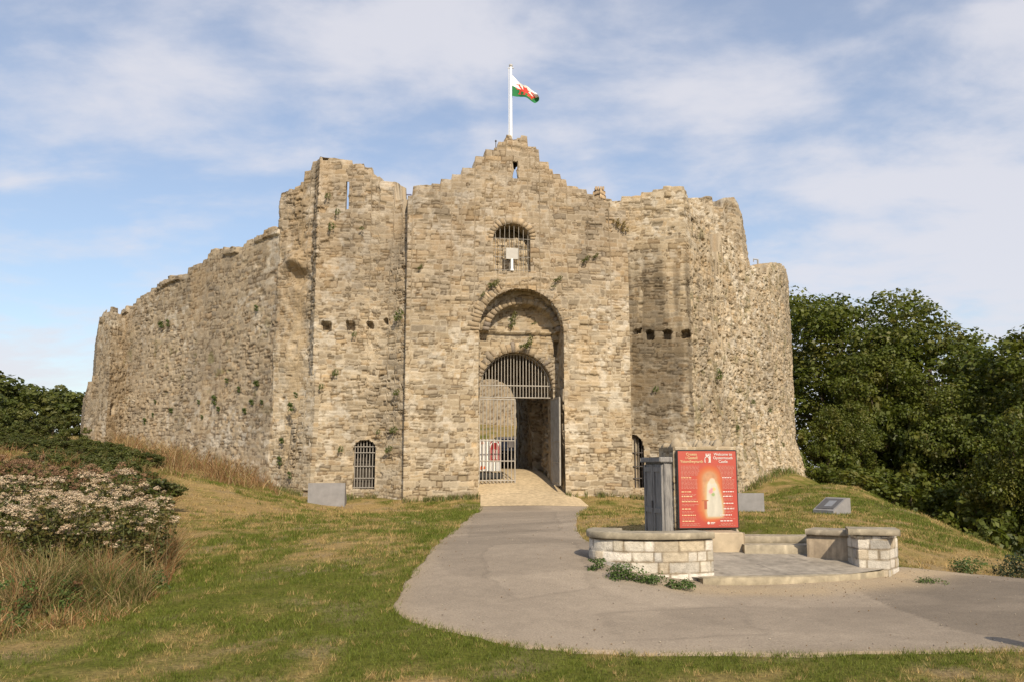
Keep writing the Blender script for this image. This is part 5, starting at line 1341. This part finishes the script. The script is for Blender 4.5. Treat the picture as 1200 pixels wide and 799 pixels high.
# shrubs on the left
LG = np.array([[.085, .105, .022], [.105, .122, .026], [.068, .088, .02], [.12, .122, .032], [.09, .095, .028]])
BL = [bush_mesh(421, 2.0, 1.9, 60, .17, LG), bush_mesh(422, 2.2, 1.8, 60, .15, LG * 1.12, 16, 10)]
LEFT = [(-30, 440, 50, 1.3, 'tall dark shrub at the left picture edge beyond the bramble'), (38, 444, 52, 1.2, 'rounded dark shrub between left picture edge and castle turret'), (84, 456, 54, 1.0, 'dark shrub standing just left of the castle turret'),
        (8, 474, 45, 1.1, 'dark shrub below the skyline at far left'), (62, 484, 46, 1.1, 'dark shrub in front of the one beside the turret'), (-15, 490, 40, 1.2, 'dark shrub lowest on the left picture edge'), (30, 496, 40, 1.25, 'broad dark shrub in the middle of the left shrubs'), (85, 500, 40, 1.1, 'low dark shrub below the turret foot'), (-40, 470, 44, 1.2, 'dark shrub half cut off by the left picture edge')]
for i, (px, py, Y, sx, lb) in enumerate(LEFT):
    g = P(px, py, Y); z0 = terr1(g[0], Y); k = max(.9, g[2] - z0) / 2.75
    place_bush('shrub', BL[i % 2], g[0], Y, z0 - .1, (k * sx, k * sx, k), i * 1.7, lb, 'shrub', 'shrubs left of the castle')
rgb_ = random.Random(4)
for i in range(40):
    px = 5 + 200 * ((i * .618) % 1) + rgb_.uniform(-8, 8); Y = 20 + 17 * (i / 39.0) + rgb_.uniform(-1, 1)
    if px > 150 + (Y - 21) * 2.2: px -= 60
    py = np.interp(Y, [20, 28, 37], [556, 528, 510]) + rgb_.uniform(-6, 10) + max(0, px - 120) * .16
    g = P(px, py, Y); z0 = terr1(g[0], Y); k = min(1.2, max(.55, g[2] - z0)) / 2.75
    place_bush('bramble', BL[i % 2], g[0], Y, z0 - .1, (k * 1.7, k * 1.7, k), i * 1.7, 'low green bramble on the slope between the pale flowers and curtain wall', 'bramble', 'brambles on the left slope')
# small leafy weeds at the foot of the low wall and on the bank
def weed(name, px, py, r, hgt, n, seed, label, cols=None, leaf=.032, cat='weed', group=None):
    g = gnd(px, py); rg = np.random.RandomState(seed); n = n * 2; m = max(3, int(n / 25)); cen = np.c_[rg.uniform(-r, r, m), rg.uniform(-r * .6, r * .6, m), rg.uniform(.02, hgt, m)]
    V, F, C = leaves(cen, np.full(m, r * .45), 25, leaf, rg, cols if cols is not None else np.array([[.08, .13, .03], [.11, .16, .04], [.06, .09, .025]]), .7, .6, .2)
    o = link(name, mesh_np(name, V, F, C), M_LEAF); o.location = g; return tag(o, label, cat, group)
# flowering plants (pale pink flat heads)
FLW = np.array([[.52, .405, .265], [.60, .485, .335], [.41, .295, .19], [.64, .535, .39], [.46, .36, .23]])
PLG = np.array([[.072, .085, .018], [.095, .105, .022], [.058, .070, .016], [.12, .11, .03], [.17, .125, .045]])
def agrimony(seed, FLW=FLW):
    rg = np.random.RandomState(seed); st_ = MB(); lc = []; lr = []; fc = []; fr = []
    for k in range(9):
        a = rg.uniform(0, 6.28); r = rg.uniform(.02, .22); b = np.array([r * math.cos(a), r * math.sin(a), -.05]); h = rg.uniform(.45, 1.25)
        tp_ = b + np.array([math.cos(a) * rg.uniform(.05, .3), math.sin(a) * rg.uniform(.05, .3), h]); st_.tube([b, b * .5 + tp_ * .5 + rg.normal(size=3) * .02, tp_], [.009, .007, .004], 5)
        for q in np.linspace(.18, .93, 9): c_ = lerp(b, tp_, q); lc.append(c_); lr.append(.15 * (1.25 - q * .5))
        for q in range(5):
            fc.append(tp_ + np.array([rg.normal() * .065, rg.normal() * .065, rg.uniform(-.05, .05)])); fr.append(rg.uniform(.032, .068))
    V, F, C = leaves(lc, lr, 22, .052, rg, PLG, .7, .3, .15); lv = mesh_np('leaves', V, F, C); lv.materials.append(M_LEAF)
    V, F, C = leaves(fc, fr, 46, .024, rg, FLW, .55, .8, .3); fl_ = mesh_np('flower_heads', V, F, C); fl_.materials.append(M_GRASS)
    me = bpy.data.meshes.new('stems'); me.from_pydata(st_.v, [], st_.f); me.materials.append(mat_plain('green_stem', (.10, .11, .04), .8))
    return ('leaves', lv), ('flower_heads', fl_), ('stems', me)
AG = [agrimony(431), agrimony(432), agrimony(433)]
BRN = agrimony(434, np.array([[.22, .13, .075], [.28, .17, .095], [.17, .095, .055], [.34, .23, .13]]))
for i in range(16):
    px = 8 + 150 * ((i * .618) % 1); Y = 15.6 + 3.4 * ((i * .37) % 1); g = gnd(0, 600); x = P(px, 560, Y)[0]
    e = empty('seeding_plant', (x, Y, terr1(x, Y)), 'wild plant with brown seed heads behind the pale flowers', 'plant', 'brown seeding plants behind the pale flowers', i * 1.1); k = .95 + .3 * ((i * .29) % 1); e.scale = (k, k, k)
    for nm, me in BRN: o = bpy.data.objects.new('seed_heads' if nm == 'flower_heads' else nm, me); COL.objects.link(o); o.parent = e
rgp = random.Random(17); spots = []
for _ in range(4000):
    x = rgp.uniform(-9.5, -4.0); y = rgp.uniform(11.3, 15.2)
    if x > -.40 * y - .25 or x < -.78 * y: continue
    if y < 11.5 + .35 * float(vnoise(x * 1.3, 2.0, 8)): continue
    if all((x - a) ** 2 + (y - b) ** 2 > .40 ** 2 for a, b in spots): spots.append((x, y))
    if len(spots) >= 58: break
for i in range(34):                  # broad-leaved weeds in the long grass
    t = i / 33; px = rgp.uniform(0, 200); py = lerp(742, 690, px / 200) - rgp.uniform(4, 55) * (1 if i % 3 else .3)
    weed('weed', px, py, rgp.uniform(.12, .28), rgp.uniform(.12, .45), rgp.randint(60, 170), 900 + i, 'low broad-leaved weed among the long grass of the left foreground', [None, np.array([[.16, .14, .05], [.22, .15, .07]]), np.array([[.22, .10, .05], [.15, .08, .04]])][(i * 7) % 3 if i % 2 else 0], .035, 'weed', 'broad-leaved weeds in the long grass')
for i, (x, y) in enumerate(spots):
    z = terr1(x, y); e = empty('flowering_plant', (x, y, z), 'leafy wild plant with flat pale pink flower heads in the left clump', 'plant', 'pale pink flowering plants in the left clump', rgp.uniform(0, 6.28))
    k = rgp.uniform(.70, 1.08) * (.78 + .4 * float(vnoise(x * .8, y * .8, 5))); e.scale = (k * 1.15, k * 1.15, k)
    for nm, me in AG[i % 3]: o = bpy.data.objects.new(nm, me); COL.objects.link(o); o.parent = e
# blades of grass
def blades(x, y, z, h, wd, lean, cols, rg, seg=2):
    N = len(x); th = rg.uniform(0, 2 * np.pi, N); fa = rg.uniform(0, 2 * np.pi, N)
    dx, dy = np.cos(th) * lean * h, np.sin(th) * lean * h; wx, wy = np.cos(fa) * wd / 2, np.sin(fa) * wd / 2
    P_ = []
    for s in range(seg):
        q = s / seg; k = 1 - .35 * q
        cx_, cy_, cz_ = x + dx * q * q, y + dy * q * q, z + h * q * (1 - .12 * lean * q)
        P_ += [np.stack([cx_ - wx * k, cy_ - wy * k, cz_], 1), np.stack([cx_ + wx * k, cy_ + wy * k, cz_], 1)]
    P_.append(np.stack([x + dx, y + dy, z + h * (1 - .12 * lean)], 1)); npv = 2 * seg + 1
    V = np.stack(P_, 1).reshape(-1, 3); b = np.arange(N)[:, None] * npv; F = []
    for s in range(seg - 1): F.append(b + np.array([2 * s, 2 * s + 1, 2 * s + 3, 2 * s + 2]))
    F.append(np.concatenate([b + np.array([2 * seg - 2, 2 * seg - 1, 2 * seg]), np.full((N, 1), -1)], 1))
    F = np.concatenate(F); F4 = F.copy()
    return V, F4, np.repeat(cols, npv, 0)
BLOCKED = [np.r_[LW, (LW + np.array([.4, .3]))[::-1]], PLAT, np.array([(1.9, 12.2), (4.9, 12.0), (5.3, 12.6), (5.0, 13.9), (2.1, 14.1)])]
rg = np.random.RandomState(77)
N = 420000
yy = 5.2 * (36 / 5.2) ** (rg.uniform(0, 1, N) ** .85); xx_ = rg.uniform(-.70, .70, N) * (yy + .8)
ok = ~inpoly(xx_, yy, PATH_POLY) | ((np.minimum(seg_dist(xx_, yy, PATH_L), seg_dist(xx_, yy, PATH_R)) < .09) & (fbm(xx_ * 2.5, yy * 2.5, 31, 3) > .47))
for b in BLOCKED: ok &= ~inpoly(xx_, yy, b)
ok &= ~inpoly(xx_, yy, np.array([gl, gr, gr + INW * 20, np.array([10, 60]), np.array([-25, 60]), cE, cS, tB]))
ok &= ~inpoly(xx_, yy, np.r_[rampL, rampR[::-1]])
xx_, yy = xx_[ok], yy[ok]; gz_ = terr(xx_, yy); gg = greenness(xx_, yy)
dense = rg.uniform(0, 1, len(xx_)) < lerp(.28, 1.0, sstep(.1, .8, gg)); xx_, yy, gz_, gg = xx_[dense], yy[dense], gz_[dense], gg[dense]
n_ = len(xx_); sc = np.clip(yy / 9, .8, 3.2)
hh = rg.uniform(.014, .046, n_) * lerp(.7, 1.2, gg) * sc ** .55
pd = np.minimum(seg_dist(xx_, yy, PATH_L), seg_dist(xx_, yy, PATH_R)); hh = hh * (1 + .6 * np.exp(-(pd / .12) ** 2))
mixk = sstep(.2, .75, gg + rg.normal(size=n_) * .16)[:, None]
colr = lerp(np.array([.36, .255, .105]), np.array([.125, .150, .023]), mixk) * rg.uniform(.65, 1.3, n_)[:, None]
nt_f = 9000; ti = rg.randint(0, n_, nt_f); per = 16
tx = (xx_[ti][:, None] + rg.normal(size=(nt_f, per)) * .028 * sc[ti][:, None]).ravel(); ty = (yy[ti][:, None] + rg.normal(size=(nt_f, per)) * .028 * sc[ti][:, None]).ravel()
tk = inpoly(tx, ty, PATH_POLY); tgr = np.repeat(np.clip(gg[ti] + rg.normal(size=nt_f) * .35, 0, 1), per)[:, None]
tcol = lerp(np.array([.40, .285, .12]), np.array([.105, .130, .018]), sstep(.3, .6, tgr)) * rg.uniform(.6, 1.3, (nt_f * per, 1)); th_ = np.repeat(rg.uniform(.03, .085, nt_f) * sc[ti] ** .5, per) * rg.uniform(.5, 1.1, nt_f * per); tw_ = np.repeat(sc[ti], per) * .007
xx_ = np.r_[xx_, tx[~tk]]; yy = np.r_[yy, ty[~tk]]; gz_ = np.r_[gz_, terr(tx[~tk], ty[~tk])]; hh = np.r_[hh, th_[~tk]]; colr = np.r_[colr * rg.uniform(.75, 1.25, (n_, 1)), tcol[~tk]]; wd_ = np.r_[.0065 * sc, tw_[~tk]]; n_ = len(xx_)
V, F, C = blades(xx_, yy, gz_ - .004, hh, wd_, rg.uniform(.2, 1.0, n_), colr, rg, 1)
tag(link('lawn_grass', mesh_np('lawn_grass', V, F, C), M_GRASS), 'short dry grass of the lawn', 'grass', kind='stuff')
# tall rough grass: left foreground, and straw against the curtain wall
def patch(poly, n, hmin, hmax, wd, cols, seed, name, label, lean=(.1, 1.25), thr=.45, seg=3):
    rg = np.random.RandomState(seed); poly = np.asarray(poly); lo, hi = poly.min(0), poly.max(0)
    x = rg.uniform(lo[0], hi[0], n * 3); y = rg.uniform(lo[1], hi[1], n * 3); k = inpoly(x, y, poly)
    cl = fbm(x * 1.6, y * 1.6, seed, 3); k &= cl + rg.uniform(-.16, .16, len(x)) > thr; x, y, cl = x[k][:n], y[k][:n], cl[k][:n]
    h = lerp(hmin, hmax, rg.uniform(0, 1, len(x)) ** 1.4) * lerp(.35, 1.25, sstep(.46, .66, cl))
    ci = (fbm(x * .9 + 3, y * .9, seed + 5, 3) * 1.6 - .04 + rg.normal(size=len(x)) * .30).clip(0, .999); c = cols[(ci * len(cols)).astype(int)] * rg.uniform(.7, 1.25, len(x))[:, None]
    V, F, C = blades(x, y, terr(x, y) - .02, h, wd * rg.uniform(.6, 1.4, len(x)), rg.uniform(*lean, len(x)), c, rg, seg)
    return tag(link(name, mesh_np(name, V, F, C), M_GRASS), label, 'grass', kind='stuff')
GCOL = np.array([[.10, .115, .026], [.13, .135, .035], [.18, .16, .055], [.31, .235, .11], [.38, .28, .14], [.28, .145, .065]])
SCOL = np.array([[.36, .25, .115], [.42, .30, .15], [.30, .18, .085], [.46, .35, .19], [.20, .17, .055], [.24, .14, .065]])
fpoly = [gnd(*p)[:2] for p in [(-60, 755), (40, 742), (110, 730), (160, 712), (196, 690), (206, 665), (200, 640)]]; fpoly += [np.array([-5.4, 12.9]), np.array([-6.6, 12.2]), np.array([-11, 12.0])]
patch(fpoly, 60000, .12, .66, .0065, GCOL, 501, 'long_grass', 'long green and straw grass in the left foreground')
bpoly = [gnd(*p)[:2] for p in [(-60, 757), (40, 746), (112, 734), (165, 716), (200, 694)]]; bpoly += [np.array([-4.6, 10.2]), np.array([-6.5, 9.4])]
patch(bpoly, 9000, .06, .28, .0075, np.array([[.36, .19, .08], [.29, .135, .06], [.42, .29, .14], [.17, .15, .045]]), 502, 'dead_grass', 'rust brown dead grass along the left foreground edge')
mpoly = [np.array(q) for q in [(-4.3, 11.0), (-5.9, 14.5), (-8.3, 21), (-11, 28), (-17, 28), (-16, 20), (-10, 15)]]
patch(mpoly, 36000, .2, .75, .011, GCOL, 503, 'rough_grass', 'rough grass between the flowering plants and the shrubs')
spoly = [gnd(*p)[:2] for p in [(205, 560), (240, 562), (285, 572), (330, 582)]]; spoly += [cS + np.array([.3, -.5]), CU.at(np.array([CU.L * .35]))[0] + CU.n[0] * .3, CU.at(np.array([.5]))[0] + CU.n[0] * .3, np.array([-16.0, 34.0])]
patch(spoly, 13000, .08, .80, .018, SCOL, 504, 'straw_grass', 'tall straw coloured grass against the foot of the curtain wall', thr=.52)
# fringe of weeds where walls and path meet the turf
def fringe(line, n, spread, hmin, hmax, wd, cols, seed, name, label, side=None):
    rg = np.random.RandomState(seed); q = resample(line, 400); i = rg.randint(0, 399, n); f_ = rg.uniform(0, 1, n)[:, None]; p = lerp(q[i], q[i + 1], f_)
    tn = q[i + 1] - q[i]; tn /= np.linalg.norm(tn, axis=1, keepdims=True) + 1e-9; nn = np.stack([tn[:, 1], -tn[:, 0]], 1)
    dens = fbm(i * .05, i * 0., seed, 3); p = p + nn * (np.abs(rg.normal(size=n)) * spread)[:, None]; k = dens + rg.uniform(-.15, .15, n) > .42; p = p[k]
    c = cols[rg.randint(0, len(cols), len(p))] * rg.uniform(.7, 1.25, len(p))[:, None]
    V, F, C = blades(p[:, 0], p[:, 1], terr(p[:, 0], p[:, 1]) - .01, rg.uniform(hmin, hmax, len(p)), wd * rg.uniform(.6, 1.3, len(p)), rg.uniform(.2, .8, len(p)), c, rg, 2)
    return tag(link(name, mesh_np(name, V, F, C), M_GRASS), label, 'grass', kind='stuff')
MIXC = np.array([[.09, .12, .03], [.12, .15, .035], [.30, .23, .11], [.16, .16, .05]])
fringe(np.array([gl + np.array([0, -.12]), GATE.at(np.array([rl]))[0] - INW * .12]), 1600, .16, .08, .3, .02, MIXC, 511, 'weed_fringe', 'weeds along the foot of the gatehouse')
fringe(np.array([GATE.at(np.array([rr]))[0] - INW * .12, gr - INW * .12, rC - np.array([0, .2])]), 1800, .16, .08, .3, .02, MIXC, 512, 'weed_fringe', 'weeds along the foot of the right tower')
fringe(np.array([fl.p[0] - np.array([0, .3]), tB - np.array([.1, .35]), tC - np.array([0, .3])]), 1800, .16, .08, .32, .02, MIXC, 513, 'weed_fringe', 'weeds along the foot of the left tower')
fringe(RTW.p[2:] - np.array([-.4, .45]), 3000, .2, .1, .4, .03, MIXC, 514, 'weed_fringe', 'weeds along the foot of the right wall')
weed('weed', 702, 668, .12, .14, 150, 1, 'small green weed at the left end of the curved low wall')
weed('weed', 735, 680, .22, .20, 420, 2, 'bushiest green weed at the foot of the curved low wall')
weed('weed', 762, 684, .18, .12, 260, 3, 'trailing green weed beside the bushiest one under the low wall')
weed('weed', 798, 691, .14, .12, 240, 4, 'green weed where the low wall meets the kerb')
weed('weed', 1135, 671, .22, .20, 380, 5, 'green weed on the edge of the grass bank right of the pier')
weed('weed', 1196, 676, .35, .34, 700, 6, 'round dark green bush at the right picture edge beside the path', np.array([[.045, .06, .025], [.06, .075, .03], [.035, .05, .02]]), .04, 'bush')
weed('weed', 1090, 683, .16, .05, 120, 7, 'flat green weed in front of the stone pier', leaf=.03)
# greenery rooted in the castle walls
TUFT = []
for k in range(4):
    rg = np.random.RandomState(600 + k); m = 9; cen = np.c_[rg.uniform(-.16, .16, m), rg.uniform(-.12, .02, m), rg.uniform(-.14, .10, m)]
    cols = [np.array([[.09, .12, .03], [.13, .15, .04]]), np.array([[.10, .12, .035], [.16, .16, .05]]), np.array([[.07, .10, .025], [.10, .13, .03]]), np.array([[.30, .22, .09], [.36, .27, .12], [.22, .18, .07]])][k]
    V, F, C = leaves(cen, np.full(m, .09), 16, .07, rg, cols, .9, .3, .2); me = mesh_np('tuft', V, F, C); me.materials.append(M_LEAF); TUFT.append(me)
WT = [(TL, 'green tuft rooted in the face of the left tower', [(385, 231, .8), (396, 249, .7), (389, 266, 1.0), (425, 269, .6), (394, 436, .8), (377, 452, .7), (469, 459, .8), (466, 503, 1), (460, 525, 1), (472, 369, 1.2), (416, 392, .6), (400, 525, .7), (446, 505, .6)], 0),
      (GATE, 'green tuft rooted in the gatehouse front', [(578, 332, 1.1), (653, 327, 1.0), (685, 304, 1.0), (492, 313, .6), (565, 345, .6), (648, 336, .6), (697, 300, .7)], 1),
      (CU, 'green tuft rooted in the long left curtain wall', [(192, 380, 1.3), (304, 361, 1.0), (269, 445, .9), (255, 467, 1.2), (204, 480, 1.1), (290, 480, .9), (304, 448, 1.2), (173, 492, .9), (259, 478, .8), (185, 470, .7), (236, 470, .8), (283, 455, .7), (298, 470, .9), (310, 470, .7), (182, 485, .6), (240, 488, .7), (200, 378, .9)], 2),
      (fl, 'green tuft clinging to the sloping buttress of the left tower', [(347, 475, 1.2), (336, 515, .9), (334, 538, 1.1), (352, 462, .9), (345, 555, .8)], 2),
      (RTW, 'green tuft rooted in the right tower and wall', [(769, 455, .8), (840, 437, 1.2), (880, 470, .9), (900, 480, .8), (862, 500, .8), (915, 520, .8)], 0),
      (BACK, 'fern hanging above the gate arch inside the recess', [(599, 372, 1.1), (599, 380, .9), (617, 401, 1.2), (612, 405, .9), (624, 380, .6)], 1)]
rgt = random.Random(9)
for path, lb, lst, k in WT:
    for i, (px, py, s) in enumerate(lst):
        u, z = path.hit(px, py); n = path.nrm(np.array([u]))[0]; off = .10 if path is not BACK else .30
        if path is TL or path is fl: off += .08
        q = path.xyz(u, z, off); o = bpy.data.objects.new('wall_plant', TUFT[k]); COL.objects.link(o); o.location = q
        o.rotation_euler = (0, rgt.uniform(-.4, .4), math.atan2(n[0], -n[1])); o.scale = (s * .8, s * .8, s * rgt.uniform(.7, 1.2)); tag(o, lb, 'wall plant', 'plants rooted in the castle walls: ' + lb.split('in the ')[-1].split('the ')[-1])
for px, py, s in [(728, 262, .9), (733, 268, .7), (722, 258, .7)]:
    q = GATE.xyz(GATE.hit(px, py)[0], GATE.hit(px, py)[1], -.1); o = bpy.data.objects.new('wall_plant', TUFT[3]); COL.objects.link(o); o.location = q; o.scale = (s, s, s); tag(o, 'straw coloured dry tuft on the broken right shoulder of the gatehouse', 'wall plant', 'dry tufts on the gatehouse shoulder')

# loose grit and fallen leaves on the asphalt
rg = np.random.RandomState(88); N = 9000
gx = rg.uniform(-2.5, 8, N); gy_ = rg.uniform(7.5, 24, N); ok = inpoly(gx, gy_, PATH_POLY) & ~inpoly(gx, gy_, PLAT) & ~inpoly(gx, gy_, np.r_[LW, (LW + np.array([.4, .3]))[::-1]])
ed = np.minimum(seg_dist(gx, gy_, PATH_L), np.minimum(seg_dist(gx, gy_, PATH_R), seg_dist(gx, gy_, KERBF))); ok &= rg.uniform(0, 1, N) < .10 + .9 * np.exp(-(ed / .35) ** 2)
gx, gy_ = gx[ok], gy_[ok]; gz = terr(gx, gy_) + .018; m = len(gx); r = rg.uniform(.004, .013, m)
tet = np.array([[1, 0, 0], [-.5, .87, 0], [-.5, -.87, 0], [.1, .1, .9], [0, 0, -.5]]); V = np.stack([gx, gy_, gz], 1)[:, None] + tet[None] * r[:, None, None] * rg.uniform(.7, 1.3, (m, 5, 1))
F = (np.arange(m)[:, None, None] * 5 + np.array([[0, 1, 3], [1, 2, 3], [2, 0, 3], [1, 0, 4], [2, 1, 4], [0, 2, 4]])[None]).reshape(-1, 3)
cols = np.array([[.34, .29, .22], [.42, .36, .28], [.25, .21, .17], [.22, .15, .08]])[rg.randint(0, 4, m)]
tag(link('grit', mesh_np('grit', V.reshape(-1, 3), F, np.repeat(cols, 5, 0)), M_ASPH), 'loose grit and leaf litter on the asphalt', 'grit', kind='stuff')

# stand-in post added out of view to cast the shadow at far right
x, y = 4.98, 7.15; post = empty('post', (x, y, terr1(x, y)), 'added timber post out of view that casts the shadow on the asphalt at far right', 'post')
m = MB(); m.box((0, 0, .42), (.17, .17, .98), None, bev=.02); m.build('shaft', M_WOOD, post)
m = MB(); m.tube([(0, 0, .91), (0, 0, .96), (0, 0, 1.02)], [.11, .09, .015], 8); m.build('cap', M_WOOD, post)
